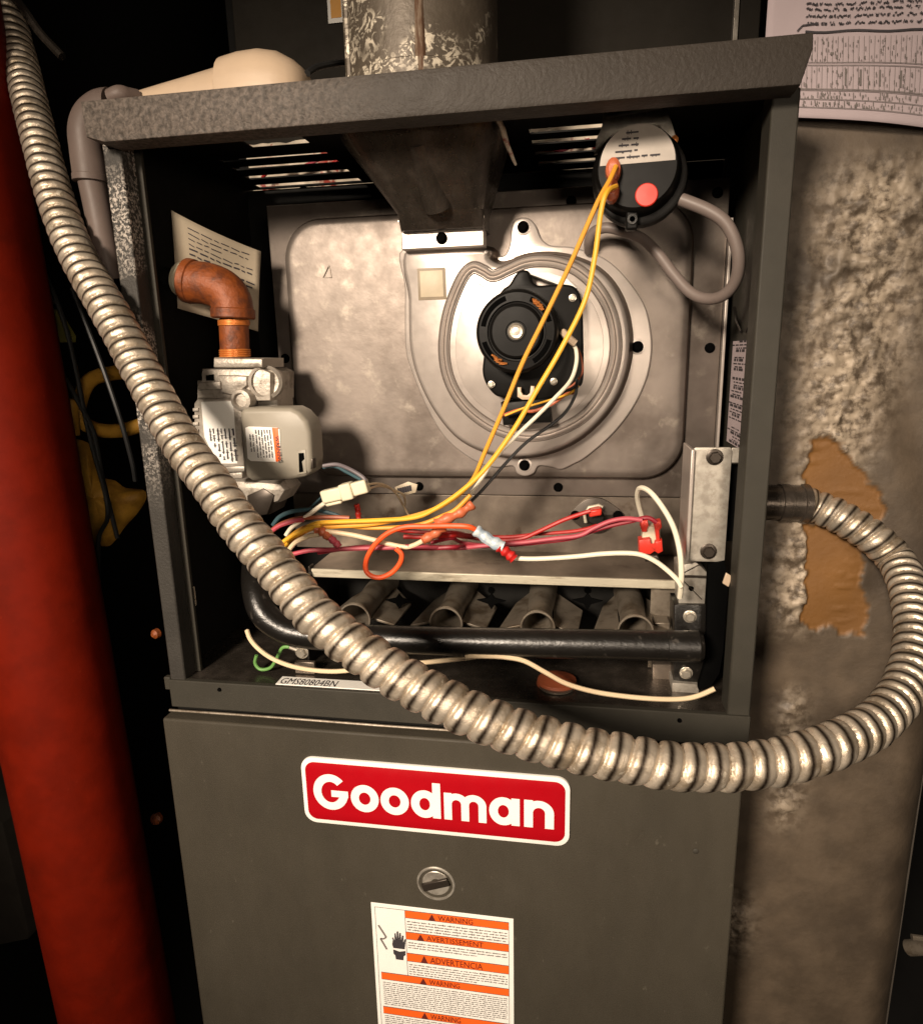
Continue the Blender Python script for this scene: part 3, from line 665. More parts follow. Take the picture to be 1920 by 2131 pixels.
# opening with dark gap on the left of the panel
# ================================================================== inducer blower
IB = thing('inducer_blower', 'silver snail shaped blower housing with round black motor', 'blower', at(1090, 725, YE))
def pxs(lst, Y): return [at(x, y, Y) for x, y in lst]
YFl = YE - .0035
fl = [(841, 515), (842, 600), (843, 719), (856, 772), (885, 842), (921, 905), (963, 944), (1005, 967), (1035, 973), (1066, 970), (1075, 985), (1092, 991), (1110, 985), (1120, 970), (1145, 972), (1167, 977), (1192, 966), (1219, 951), (1272, 905), (1314, 852), (1343, 793), (1355, 736), (1353, 684), (1339, 631), (1300, 575), (1255, 536), (1195, 515), (1160, 512), (1140, 508), (1125, 494), (1115, 470), (1103, 456), (1086, 452), (1070, 459), (1063, 478), (1060, 508), (1050, 530), (1030, 530), (1008, 515)]
sp = spline(pxs(fl, YFl), 5, True)
link('flange', plate(MB(), sp, YE + .001, YFl, .0012), 'silver2', IB, angle=50)
YD = .088
dr = [(846, 515), (847, 620), (850, 719), (868, 790), (903, 858), (950, 913), (1010, 943), (1075, 953), (1146, 942), (1212, 908), (1266, 853), (1298, 790), (1311, 719), (1303, 650), (1278, 594), (1240, 556), (1190, 534), (1140, 526), (1092, 530), (1058, 543), (1034, 546), (1016, 535), (1006, 515)]
def polyring(pts, d):
    out = []; n = len(pts)
    cen = sum(pts, Vector()) / n
    A = sum(pts[i].x * pts[(i + 1) % n].z - pts[(i + 1) % n].x * pts[i].z for i in range(n)); sg = 1 if A > 0 else -1
    for i in range(n):
        t = (pts[(i + 1) % n] - pts[i - 1]).normalized(); nn = Vector((-t.z, 0, t.x)) * sg
        out.append(pts[i] + nn * d)
    return out
sp = spline(pxs(dr, YD), 6, True)
mb = MB(); mb.loft([[Vector((q.x, y, q.z)) for q in polyring(sp, d)] for d, y in ((-.0035, YFl + .0005), (-.0028, YFl - .001), (-.0012, YFl - .004), (0, YD + .010), (.0006, YD + .004), (.002, YD + .001), (.004, YD))], True)
link('housing', mb, 'silver2', IB, angle=60)
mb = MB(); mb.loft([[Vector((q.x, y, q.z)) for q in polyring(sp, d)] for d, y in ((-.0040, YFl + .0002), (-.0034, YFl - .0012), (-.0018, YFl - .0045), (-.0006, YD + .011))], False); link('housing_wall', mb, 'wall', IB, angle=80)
# raised double ring
rg = [(922, 719), (927, 770), (944, 815), (975, 855), (1020, 888), (1066, 905), (1110, 909), (1160, 898), (1215, 868), (1255, 820), (1277, 765), (1283, 710), (1272, 650), (1245, 600), (1205, 562), (1165, 545), (1126, 540), (1090, 545), (1055, 560), (1026, 572), (1006, 562), (985, 555), (965, 570), (945, 610), (929, 660)]
sp = spline(pxs(rg, YD), 6, True)
mb = MB(); rr = []
for d, h in ((-.0030, -.0003), (-.0022, .0016), (-.0010, .0022), (.0002, .0004), (.0012, .0004), (.0024, .0022), (.0036, .0016), (.0044, -.0003)):
    rr.append([Vector((q.x, YD - h, q.z)) for q in polyring(sp, d)])
mb.loft(rr, False); link('pressed_ring', mb, 'silver2', IB, angle=80)
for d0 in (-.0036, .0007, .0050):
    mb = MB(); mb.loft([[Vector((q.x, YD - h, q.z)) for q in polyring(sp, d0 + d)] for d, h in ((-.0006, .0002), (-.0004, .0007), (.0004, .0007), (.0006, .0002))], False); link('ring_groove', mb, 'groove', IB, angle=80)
# inner face ring (slightly sunk plate round motor)
sp2 = [Vector((q.x, 0, q.z)) for q in polyring(sp, .010)]
link('motor_plate', plate(MB(), sp2, YD + .001, YD - .0006, .0004), 'silver2', IB)
# neck strip
a_, b_ = at(834, 478, .078), at(1007, 512, .078)
link('neck_flange', MB().box((a_.x, .078, b_.z), (b_.x, .093, a_.z)), 'silver2', IB, .001)
q = at(919, 496, .078); bolt(IB, q, .0033, 'hole', 'screw')
for x, y in ((1088, 473), (1326, 722), (1091, 968)):
    q = at(x, y, YFl); link('bolt_boss', MB().lathe(q, (0, -1, 0), [(.0062, -.001), (.0060, .0006), (.0052, .0008)], 24), 'silver2', IB); bolt(IB, q + Vector((0, -.0006, 0)), .0034, 'hole', 'screw')
# sticker (code left out)
s1 = [at(x, y, YD) for x, y in ((868, 559), (926, 556), (929, 623), (871, 625))]
stk = link('sticker', plate(MB(), s1, YD + .0005, YD - .0004, .0001), 'stickerd', IB)
cx_ = sum(s1, Vector()) / 4; link('sticker_field', plate(MB(), [cx_ + (q - cx_) * .82 for q in s1], YD, YD - .0008, .0001), 'sticker', stk)
mo = MB()
# ---- motor
body = [(1006, 745), (1004, 775), (1012, 800), (1030, 822), (1050, 828), (1072, 832), (1110, 834), (1150, 828), (1180, 818), (1204, 806), (1213, 790), (1214, 740), (1212, 650), (1208, 618), (1196, 598), (1176, 592), (1150, 592), (1120, 594), (1106, 584), (1100, 565), (1082, 563), (1070, 575), (1060, 592), (1040, 610), (1022, 660), (1010, 700)]
sp = spline(pxs(body, .072), 4, True)
link('motor_bracket', plate(MB(), sp, YD - .0006, .070, .002), 'blackrub', IB, angle=50)
mc = at(1074, 690, .045)
def ell(c, r, y): return Vector((c.x, y, c.z))
mb = MB().lathe((mc.x + .004, .080, mc.z + .001), (0, -1, 0), [(.0265, 0), (.0268, .012), (.0262, .022), (.0262, .026)], 56); link('motor_core', mb, 'black', IB)
mb = MB().lathe((mc.x, .062, mc.z), (0, -1, 0), [(.0296, 0), (.0300, .003), (.0300, .012), (.0290, .0152), (.0272, .0166), (.0212, .0170), (.0206, .0150), (.0196, .0148), (.0190, .0172), (.0186, .0186), (.0172, .0196), (.0075, .0198), (.0070, .0188), (.0001, .0188)], 64)
cup = link('motor_cup', mb, 'blackrub', IB, angle=28)
yf = .062 - .0170
def arcslot(a0, a1, r0, r1, y, m, nm, parent, wob=0):
    mb = MB(); R0 = []; n = 14
    for k in range(n + 1):
        a = math.radians(a0 + (a1 - a0) * k / n); R0.append((a, r0)); 
    pts = [Vector((mc.x + r1 * math.cos(math.radians(a0 + (a1 - a0) * k / n)), 0, mc.z + r1 * math.sin(math.radians(a0 + (a1 - a0) * k / n)))) for k in range(n + 1)]
    pts += [Vector((mc.x + r0 * math.cos(math.radians(a1 - (a1 - a0) * k / n)), 0, mc.z + r0 * math.sin(math.radians(a1 - (a1 - a0) * k / n)))) for k in range(n + 1)]
    plate(mb, pts, y + .002, y, .0003); return link(nm, mb, m, parent)
for a0, a1 in ((108, 170), (15, 66), (196, 246), (300, 345)): arcslot(a0, a1, .0226, .0262, yf - .0004, 'hole', 'vent_slot', cup)
def coil(a0, a1, r, y, n):
    mb = MB()
    for k in range(n):
        a = math.radians(a0 + (a1 - a0) * k / n + random.uniform(-1, 1)); b = a + .12; rr = r + random.uniform(-.0012, .0012)
        mb.tube([(mc.x + rr * math.cos(a), y, mc.z + rr * math.sin(a)), (mc.x + (rr - .001) * math.cos(b), y - .0004, mc.z + (rr - .001) * math.sin(b))], .0007, 6)
    link('winding', mb, 'winding', cup)
coil(36, 58, .0246, yf - .0009, 12); coil(222, 250, .0246, yf - .0009, 12)
link('shaft_end', MB().lathe((mc.x, yf - .002, mc.z), (0, -1, 0), [(.0058, -.001), (.0060, .0012), (.0050, .0022), (.0044, .0014), (.0030, .0012), (.0028, .0022), (.0001, .0024)], 32), 'bolt', cup)
for x, y in zip((1191, 1022, 1152), (620, 800, 794)):
    q = at(x, y, .0685); bolt(IB, q, .0021, 'bolt', 'motor_screw')
# white fork terminal
q = at(1090, 818, .060)
mb = MB(); pts = [(1076, 806), (1076, 826), (1086, 832), (1102, 832), (1110, 826), (1112, 804), (1104, 803), (1102, 818), (1096, 823), (1088, 822), (1084, 815), (1084, 806)]
link('fork_terminal', plate(MB(), pxs(pts, .062), .0665, .062, .0006), 'cream', IB)
pts = [(1041, 838), (1142, 828), (1147, 880), (1046, 886)]
link('capacitor', plate(MB(), pxs(pts, .066), YD - .0006, .066, .0025), 'blackrub', IB)
link('cooling_tab', plate(MB(), pxs([(1100, 570), (1165, 594), (1200, 600), (1180, 580), (1140, 566), (1104, 566)], .074), YD - .001, .0735, .0005), 'white', IB)

# ================================================================== flue transition under the hood
FT = thing('flue_collar', 'dull dark sheet metal funnel dropping from the hood to the blower neck', 'duct fitting', at(900, 470, .08))
def rring(x0, x1, y0, y1, z, r, zx=None):
    out = []
    for ax_, ay_, a0 in ((x1 - r, y1 - r, 0), (x0 + r, y1 - r, 90), (x0 + r, y0 + r, 180), (x1 - r, y0 + r, 270)):
        for k in range(7):
            a = math.radians(a0 + 90 * k / 6); out.append(Vector((ax_ + r * math.cos(a), ay_ + r * math.sin(a), z)))
    return out
tz = 1.2470
tx0, tx1 = at(668, 268, .012).x, at(1030, 240, .012).x
m0, m1 = at(822, 440, .060).x, at(1003, 440, .060).x; mz = at(900, 438, .060).z
n0, n1 = at(833, 474, .072).x, at(1006, 474, .072).x; nz_ = at(900, 478, .072).z
mb = MB().loft([rring(tx0 + .006, tx1, .006, .118, tz, .030), rring(tx0 + .008, tx1 - .001, .009, .118, tz - .004, .028), rring(m0, m1, .058, .110, mz, .010), rring(m0 + .0005, m1, .059, .110, mz - .001, .008), rring(n0, n1, .070, .110, nz_, .004)], True)
link('funnel', mb, 'duct', FT, angle=30)
q0, q1 = at(862, 290, .02), at(912, 432, .056)
mb = MB(); ctr = [at(868, 286, .024), at(880, 330, .036), at(897, 385, .050), at(912, 430, .0595)]
mb.tube(ctr, .012, 20, rf=lambda t: .0100 + .001 * t)
link('round_crease', mb, 'duct', FT)
link('rim', MB().box((n0 - .001, .069, nz_ + .006), (n1 + .001, .070, nz_ + .0075)), 'duct', FT)

# ================================================================== pressure switch
PS = thing('pressure_switch', 'round black pressure switch with half white label and red cap hung under the hood', 'switch', at(1330, 214, .05))
pc = at(1325, 348, .028); ax = Vector((-.06, -1, .05)).normalized()
uu = Vector((1, 0, 0)); uu = (uu - ax * uu.dot(ax)).normalized(); vv = uu.cross(ax) * -1
vv = ax.cross(uu) if (ax.cross(uu)).z > 0 else -ax.cross(uu)
mb = MB().lathe(pc, ax, [(.0290, -.020), (.0292, -.012), (.0278, -.010), (.0268, -.006), (.0262, -.001), (.0245, .0008), (.0001, .0008)], 56)
sh = link('switch_body', mb, 'blackrub', PS, angle=40)
mb = MB().lathe(pc - ax * .016 + uu * .002 - vv * .003, ax, [(.0305, -.004), (.0310, 0), (.0300, .004), (.028, .005)], 48); link('rim', mb, 'blackrub', PS)
pts = []
for k in range(25):
    a = math.pi * k / 24; pts.append(pc + ax * .0012 + uu * .0235 * math.cos(a) + vv * (.0235 * math.sin(a) + .0022))
lb = link('label', MB().loft([[p_ - ax * .0008 for p_ in pts], pts], True), 'sticker2', PS, smooth=False)
mb = MB()
for r_, (w0, w1) in enumerate(((-.0075, .0005), (-.010, .0005), (-.012, .0005), (-.014, .0), (-.016, .014))):
    scribble(mb, pc + ax * .0016, uu, vv, w0, w1, .0195 - r_ * .0036, .0026, .95)
link('print', mb, 'ink', lb, smooth=False)
mb = MB().lathe(pc + uu * .0064 - vv * .0176 + ax * .0006, ax, [(.0072, 0), (.0072, .0012), (.0066, .0018), (.0001, .0019)], 28); link('red_cap', mb, 'redplastic', PS)
for dx, dz in ((-.0150, -.002), (-.0158, -.0145)):
    c_ = pc + uu * dx + vv * dz + ax * .004
    mb = MB().loft([[c_ + uu * w * math.cos(t) * .8 + vv * w * math.sin(t) * 1.25 + ax * h for t in [2 * math.pi * k / 14 for k in range(14)]] for w, h in ((.0058, -.004), (.0064, 0), (.0056, .004), (.0034, .0055))])
    link('terminal_boot', mb, 'orangeboot', PS)
pts = pxs([(1258, 214), (1300, 210), (1378, 212), (1396, 250), (1408, 290), (1398, 298), (1385, 284), (1372, 262), (1330, 262), (1280, 280), (1250, 318), (1236, 322), (1240, 290), (1252, 262)], .05)
link('bracket', plate(MB(), pts, .052, .050, .0005), 'galv', PS)
mb = MB().tube([at(1262, 243, .0488), at(1320, 232, .0488), at(1377, 222, .0488)], .0012, 8); link('bracket_edge', mb, 'galv', PS)
mb = MB().lathe(at(1270, 222, .049), (0, -1, 0), [(.0045, 0), (.0045, .002), (.003, .003)], 20); link('bracket_screw', mb, 'boltd', PS)
mb = MB().lathe(at(1402, 292, .0485), (0, -1, 0), [(.0028, 0), (.0026, .002), (.001, .003)], 16); link('tab_end', mb, 'brass', PS)
q = at(1314, 452, .035); link('lug', MB().obox(q, (.004, 0, 0), (0, .004, 0), (.0, 0, .0085)), 'blackrub', PS, .0015)
link('lug_ring', MB().lathe(q + Vector((0, -.0042, -.002)), (0, -1, 0), [(.0032, 0), (.0032, .0012), (.0018, .0012), (.0018, 0)], 20), 'black', PS)
tp = [at(1385, 405, .045), at(1430, 420, .040), at(1477, 440, .036), at(1508, 463, .034), at(1528, 500, .034), at(1536, 540, .036), at(1530, 582, .042), at(1508, 612, .05), at(1475, 622, .06), at(1438, 610, .068), at(1402, 572, .075), at(1370, 530, .080), at(1336, 497, .084), at(1298, 482, .086), at(1262, 474, .088), at(1236, 482, .092), at(1226, 500, .096), at(1224, 522, .106)]
mb = MB().tube(spline(tp, 7), .0042, 14, rf=lambda t: .0042 - .0004 * t)
tag(link('rubber_tube', mb, 'hose'), 'looped grey rubber tube from the black switch to the silver housing', 'tube')

# ================================================================== gas valve and piping
def V(x, y, Y): return at(*zV(x, y), Y)
GP = thing('gas_elbow', 'orange brown painted pipe elbow and short nipple above the gas valve', 'pipe fitting', V(700, 600, .05))
Yg = .052
path = [V(620, 590, Yg - .004), V(690, 590, Yg), V(780, 600, Yg), V(835, 650, Yg), V(862, 720, Yg), V(872, 770, Yg)]
rg_ = .0158
mb = MB().tube(spline([V(590, 575, Yg), V(680, 578, Yg), V(765, 600, Yg), V(828, 640, Yg), V(862, 700, Yg), V(872, 770, Yg)], 6), rg_, 28); link('elbow', mb, 'copper', GP)
def collar(c0, c1, r, m, nm, seg=32):
    c0, c1 = Vector(c0), Vector(c1); ax_ = c1 - c0; L_ = ax_.length
    return link(nm, MB().lathe(c0, ax_, [(r * .93, 0), (r, L_ * .12), (r, L_ * .88), (r * .93, L_)], seg), m, GP)
collar(V(572, 560, Yg), V(625, 572, Yg), .0168, 'copper', 'collar')
collar(V(871, 738, Yg), V(874, 805, Yg), .0168, 'copper', 'collar')
collar(V(545, 552, Yg + .001), V(573, 560, Yg), .0135, 'plug', 'sealant_ring')
mb = MB().tube([V(330, 545, Yg + .006), V(430, 548, Yg + .004), V(556, 556, Yg)], .0085, 20); link('wall_nipple', mb, 'inner', GP)
collar(V(876, 806, Yg), V(886, 1052, Yg), .0112, 'copper', 'nipple')
for a, b in ((815, 850), (1000, 1050)):
    for k in range(4):
        y = a + (b - a) * (k + .5) / 4
        link('pipe_thread', MB().lathe(V(877 + (y - 815) * .04, y, Yg), (0, 0, -1), [(.0112, -.0009), (.0121, -.0003), (.0121, .0003), (.0112, .0009)], 28), 'brass', GP)
# paper note on the left wall
Xn = XL + .0035
T = thing('note_sheet', 'curled tan note sheet with faded handwriting on the dark inside left wall', 'paper', atX(450, 560, Xn))
TL, TR, BR, BL = at(356, 437, .045), at(542, 522, .090), at(538, 690, .095), at(374, 642, .050)
n = 14; vs = []; fs = []
def npt(a, b, l=0):
    p = TL.lerp(TR, a).lerp(BL.lerp(BR, a), b)
    cut = .0; p = p + Vector((.001 * math.sin(a * 4 + b * 3) + l * .3, -.003 * math.sin(a * 5 + b * 2) - l, -.008 * a * (1 - a) * (1 - b))); return p
for j in range(n + 1):
    for i in range(n + 1): vs.append(npt(i / n, j / n))
for j in range(n):
    for i in range(n): q = j * (n + 1) + i; fs.append((q, q + 1, q + n + 2, q + n + 1))
o = link('sheet', MB().add(vs, fs), 'paperd', T); s_ = o.modifiers.new('t', 'SOLIDIFY'); s_.thickness = .0003
mb = MB()
for r_ in range(8):
    b = .10 + r_ * .055; a = .18
    while a < .85 - (.35 if r_ % 3 == 2 else 0):
        w = random.uniform(.03, .12); A, B = npt(a, b, .0006), npt(a + w, b + random.uniform(-.01, .012), .0006); h = Vector((0, 0, .0012 if r_ > 3 else .0008))
        mb.add([A, B, B + h, A + h], [(0, 1, 2, 3)]); a += w + .025
link('handwriting', mb, 'ink', T)

GV = thing('gas_valve', 'cast aluminium gas valve with grey plastic cover and orange warning sticker', 'gas valve', V(760, 1500, .04))
def vplate(px, y0, y1, m, nm, bev=.0012, parent=GV, ang=35): return link(nm, plate(MB(), [V(x, y, y1) for x, y in px], y0, y1, bev), m, parent, angle=ang)
vplate([(742, 1052), (1058, 1058), (1060, 1118), (740, 1120)], .075, .036, 'cast', 'inlet_hex', .003)
vplate([(668, 1125), (1060, 1125), (1110, 1150), (1110, 1330), (640, 1335), (640, 1200), (668, 1200)], .085, .040, 'cast', 'casting', .002)
link('boss', MB().lathe(V(1085, 1210, .050), (.35, -1, .05), [(.0135, -.006), (.0130, .008), (.0105, .010), (.0100, .007), (.006, .006)], 30), 'cast', GV)
link('boss', MB().lathe(V(955, 1320, .040), (0, -1, 0), [(.0085, 0), (.0080, .009), (.0055, .010), (.0050, .007)], 26), 'cast', GV)
vplate([(640, 1215), (790, 1205), (790, 1255), (650, 1262)], .07, .034, 'cast', 'rib', .0012)
vplate([(700, 1165), (745, 1160), (745, 1200), (700, 1200)], .06, .0385, 'hole', 'recess', .0003)
vplate([(770, 1165), (880, 1165), (960, 1170), (960, 1235), (880, 1300), (790, 1280)], .06, .036, 'cast', 'rib', .003)
vplate([(617, 1345), (640, 1310), (925, 1318), (945, 1750), (660, 1760), (618, 1500)], .085, .034, 'cast', 'front_block', .003)
vplate([(1030, 1320), (1150, 1270), (1160, 1380), (1020, 1380)], .085, .055, 'cast', 'side_block', .002)
for k, y in enumerate((1375, 1420, 1465, 1510)): vplate([(614, y), (650, y), (650, y + 22), (616, y + 22)], .06, .0325, 'cast', 'fin', .0006)
vplate([(800, 1745), (945, 1745), (945, 1780), (805, 1785)], .08, .036, 'galv', 'lower_flange', .001)
vplate([(840, 1775), (935, 1775), (930, 1825), (850, 1830)], .08, .040, 'cast', 'lower_neck', .002)
vplate([(830, 1830), (970, 1835), (1170, 1850), (1210, 1900), (1160, 1980), (1050, 2010), (930, 2010), (850, 1960)], .09, .058, 'cast', 'outlet_casting', .006)
vplate([(950, 1930), (1060, 1880), (1140, 1930), (1090, 2060), (960, 2080)], .09, .056, 'boltd', 'outlet_union', .004)
# label on the block
vl = vplate([(668, 1335), (872, 1330), (900, 1728), (770, 1728), (690, 1560)], .036, .0335, 'white', 'rating_label', .0002)
o0 = V(700, 1520, .0331); uu2 = (V(888, 1500, .0331) - V(690, 1510, .0331)).normalized()
dn = (V(890, 1720, .0331) - V(868, 1500, .0331)).normalized()
mb = MB()
for k, (x, L_, h) in enumerate(((862, 205, .0034), (838, 215, .0028), (812, 195, .0028), (788, 200, .0026), (764, 180, .0028), (738, 130, .0026), (716, 80, .0024))):
    scribble(mb, V(x, 1505, .0331), dn, uu2 * -1 * -1, 0, (V(x, 1505 + L_, .0331) - V(x, 1505, .0331)).length, 0, h, .95)
link('print', mb, 'ink', vl, smooth=False)
# grey cover
cov = vplate([(912, 1400), (940, 1375), (1235, 1372), (1290, 1400), (1340, 1455), (1362, 1530), (1372, 1700), (1368, 1780), (1330, 1812), (1230, 1835), (990, 1842), (950, 1815), (935, 1700)], .046, .022, 'grey', 'cover', .0035, ang=60)
sk = vplate([(950, 1500), (970, 1492), (1150, 1500), (1168, 1512), (1178, 1700), (1165, 1718), (985, 1712), (965, 1695)], .0225, .0212, 'white', 'warning_sticker', .0002)
ob = vplate([(1120, 1500), (1158, 1502), (1176, 1700), (1165, 1716), (1145, 1716)], .0215, .0209, 'orange', 'orange_strip', .0001, parent=sk)
mb = text_mesh('WARNING', V(1138, 1555, .0206), (V(1158, 1690, .0206) - V(1138, 1555, .0206)), (V(1165, 1600, .0206) - V(1130, 1604, .0206)), .0042, 1, .02); link('lettering', mb, 'ink', sk, smooth=False)
mb = MB(); A = V(1138, 1520, .0206); 
dn2 = (V(1120, 1700, .0206) - V(1100, 1505, .0206)).normalized()
for k, x in enumerate((1100, 1082, 1064, 1046, 1028, 1010, 992, 974)):
    L_ = (V(x, 1690, .0206) - V(x, 1512 + (k > 5) * 30, .0206)).length * (1 if k < 6 else .75)
    scribble(mb, V(x, 1512 + (k > 5) * 30, .0206), dn2, uu2, 0, L_, 0, .0016, 1)
link('print', mb, 'ink', sk, smooth=False)
vplate([(1275, 1645), (1335, 1640), (1340, 1790), (1282, 1802)], .023, .0214, 'grey', 'connector_frame', .0006)
vplate([(1288, 1662), (1322, 1660), (1326, 1700), (1310, 1715), (1320, 1780), (1292, 1786)], .0225, .0210, 'hole', 'connector_socket', .0003)
vplate([(1352, 1700), (1378, 1698), (1384, 1760), (1357, 1765)], .03, .0235, 'boltd', 'connector_socket', .0003)

# ================================================================== burner box
BB = thing('burner_box', 'steel burner tray with worn front lip and four open round burners', 'burner', at(1000, 1200, .06))
ZS = .9250
link('shelf', MB().box((-.2225, .0615, ZS - .0005), (.094, YP + .0025, ZS + .0008)), 'silverd', BB, .0003)
lx0, lx1 = at(649, 1190, .06).x, at(1408, 1200, .06).x
link('front_lip', MB().box((lx0, .0585, ZS - .0062), (lx1, .0612, ZS + .0010)), 'lip', BB, .0006)
link('lip_end', MB().box((lx0 - .002, .057, ZS - .006), (lx0 - .0003, .066, ZS + .0035)), 'boltd', BB, .0004)
link('side_plate', MB().box((-.2225, .04, ZD), (-.2210, YP, ZS - .001)), 'black', BB)
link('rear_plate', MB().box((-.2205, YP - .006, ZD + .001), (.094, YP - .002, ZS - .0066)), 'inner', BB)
for bx_, by_, vis in ((737, 1290, 1), (927, 1292, 1), (1118, 1300, 1), (1322, 1304, 1)):
    c0 = at(bx_, by_, .022)
    mb = MB(); R1 = .0122
    prof = [(R1 * .80, .004), (R1 * .98, .0), (R1 * 1.08, .0), (R1 * 1.10, .002), (R1 * .98, .006), (R1 * .84, .018), (R1 * .80, .034), (R1 * .92, .060), (R1 * .98, .094)]
    bc = Vector((c0.x, .022, .8975))
    rings = [[bc + Vector((r * math.cos(a), h, r * math.sin(a))) for a in [2 * math.pi * k / 36 for k in range(36)]] for r, h in [(R1 * .74, .05)] + prof]
    mb.loft(rings, False); bn = link('burner_tube', mb, 'burner', BB)
    link('burner_throat', MB().lathe(bc + Vector((0, .05, 0)), (0, 1, 0), [(R1 * .75, 0), (R1 * .75, .001)], 24), 'hole', BB)
    # wing plates
    link('wing_plate', MB().add([bc + Vector((-.031, .010, -.007)), bc + Vector((-.011, .010, -.002)), bc + Vector((-.010, .085, -.001)), bc + Vector((-.022, .060, -.004)), bc + Vector((-.031, .010, -.009)), bc + Vector((-.011, .010, -.004)), bc + Vector((-.010, .085, -.003)), bc + Vector((-.022, .060, -.006))],
         [(0, 1, 2, 3), (7, 6, 5, 4), (0, 4, 5, 1), (1, 5, 6, 2), (2, 6, 7, 3), (3, 7, 4, 0)]), 'burner', BB, .0004)
    link('wing_plate', MB().add([bc + Vector((.030, .010, -.007)), bc + Vector((.011, .010, -.002)), bc + Vector((.010, .085, -.001)), bc + Vector((.034, .050, -.004)), bc + Vector((.030, .010, -.009)), bc + Vector((.011, .010, -.004)), bc + Vector((.010, .085, -.003)), bc + Vector((.034, .050, -.006))],
         [(0, 1, 2, 3), (7, 6, 5, 4), (0, 4, 5, 1), (1, 5, 6, 2), (2, 6, 7, 3), (3, 7, 4, 0)]), 'burner', BB, .0004)
    link('gas_orifice', MB().lathe(bc + Vector((0, -.006, -.010)), (0, 1, 0), [(.003, 0), (.0065, .004), (.0065, .010), (.003, .016)], 16), 'brass' if False else 'bolt', BB)
# centre web between burners
for bx_ in (830, 1022, 1222):
    c0 = at(bx_, 1250, .06); link('crossover_slot', plate(MB(), [c0 + Vector((a, 0, b)) for a, b in ((-.012, 0), (-.003, .002), (0, .006), (.003, .002), (.012, 0), (.003, -.003), (0, -.008), (-.003, -.003))], .062, .060, .0002), 'hole', BB)
    c1 = at(bx_, 1228, YP - .0065); link('screw', MB().lathe(c1, (0, -1, 0), [(.003, 0), (.003, .001)], 16), 'hole', BB)
# right corner plate and black bracket
cpx = [zB(1372, 648), zB(1490, 628), zB(1552, 690), zB(1540, 888), zB(1376, 884)]
link('corner_plate', plate(MB(), pxs(cpx, .038), .060, .038, .0008), 'galv', BB)
link('corner_tab', MB().box((at(*zB(1410, 700), .036).x, .0362, at(*zB(1500, 726), .036).z), (at(*zB(1555, 700), .036).x, .0375, at(*zB(1500, 712), .036).z)), 'boltd', BB)
mb = MB().tube([at(*zB(1408, 692), .0368), at(*zB(1510, 640), .0376)], .0004, 6); link('slit', mb, 'boltd', BB)
mb = MB().tube([at(*zB(1410, 745), .0372), at(*zB(1520, 858), .0378)], .0004, 6); link('slit', mb, 'boltd', BB)
hole(BB, at(*zB(1455, 790), .0375), .0018)
link('end_bracket', plate(MB(), pxs([zB(1350, 890), zB(1548, 895), zB(1540, 1240), zB(1505, 1390), zB(1345, 1385)], .034), .06, .034, .001), 'black', BB)
link('rear_web', MB().box((at(*zB(1200, 900), .07).x, .068, ZD + .001), (at(*zB(1360, 900), .07).x, .070, ZS - .008)), 'burner', BB)
link('rear_web', MB().box((at(*zB(1225, 1000), .045).x, .045, at(*zB(1225, 1060), .045).z), (at(*zB(1325, 1000), .045).x, .060, at(*zB(1225, 1000), .045).z)), 'burner', BB, .001)
link('foot_plate', plate(MB(), pxs([zB(1336, 1375), zB(1508, 1388), zB(1500, 1450), zB(1336, 1440)], .030), .05, .030, .0006), 'galv', BB)
link('foot_plate', plate(MB(), pxs([zB(1215, 1262), zB(1340, 1262), zB(1340, 1380), zB(1215, 1370)], .050), .06, .050, .0006), 'silverd', BB)
for x, y in ((1445, 962), (1422, 1312)): 
    q = at(*zB(x, y), .0335); bolt(BB, q, .0036, 'bolt')
hole(BB, at(*zB(1438, 1052), .0336), .0012)
# manifold pipe
Ym = .004
def P3(x, y, Y=Ym): return at(x, y, Y)
mp_ = [P3(536, 1150, .05), P3(531, 1190, .03), P3(533, 1230, .014), P3(545, 1270, .006), P3(575, 1300, Ym), P3(620, 1318, Ym), P3(700, 1326, Ym), P3(850, 1332, Ym), P3(1050, 1337, Ym), P3(1250, 1341, Ym), P3(1400, 1344, Ym)]
MP = thing('manifold_pipe', 'thick black gas manifold pipe bending at the left and crossing below the burners', 'pipe', P3(900, 1336))
link('pipe', MB().tube(spline(mp_, 8), .0108, 24), 'black', MP)
e0, e1 = P3(1385, 1344), P3(1462, 1345)
link('end_cap', MB().lathe(e0, e1 - e0, [(.0098, 0), (.0112, .001), (.0112, (e1 - e0).length - .003), (.009, (e1 - e0).length)], 28), 'black', MP)

# right support bracket
RB = thing('door_bracket', 'galvanized angle bracket with two hex bolts on the right side of the opening', 'bracket', at(1480, 1050, .03))
bp = [at(*zR(-18, 72), .026), at(*zR(186, 75), .026), at(*zR(150, 680), .026), at(*zR(-30, 684), .026)]
rb_x0 = at(1443, 932, .026).x; rb_x1 = at(1523, 932, .026).x; rb_z1 = at(1480, 931, .026).z; rb_z0 = at(1470, 1169, .026).z
link('front_plate', plate(MB(), rrect(rb_x0, rb_x1, rb_z0, rb_z1, .002, 3), .0275, .026, .0004), 'galv', RB)
link('folded_edge', MB().box((rb_x0 - .0022, .022, rb_z0 + .001), (rb_x0 + .0004, .060, rb_z1 - .001)), 'silver2', RB, .0006)
link('upper_tab', MB().box((rb_x1 + .0002, .028, rb_z1 - .011), (rb_x1 + .0075, .0295, rb_z1 - .0005)), 'galv', RB, .0004)
link('rear_plate', MB().box((rb_x1 + .0005, .040, rb_z0 + .012), (rb_x1 + .008, .042, rb_z1 - .014)), 'hole', RB)
for x, y in ((1486, 951), (1473, 1147)): bolt(RB, at(x, y, .0258), .0042, 'boltd')
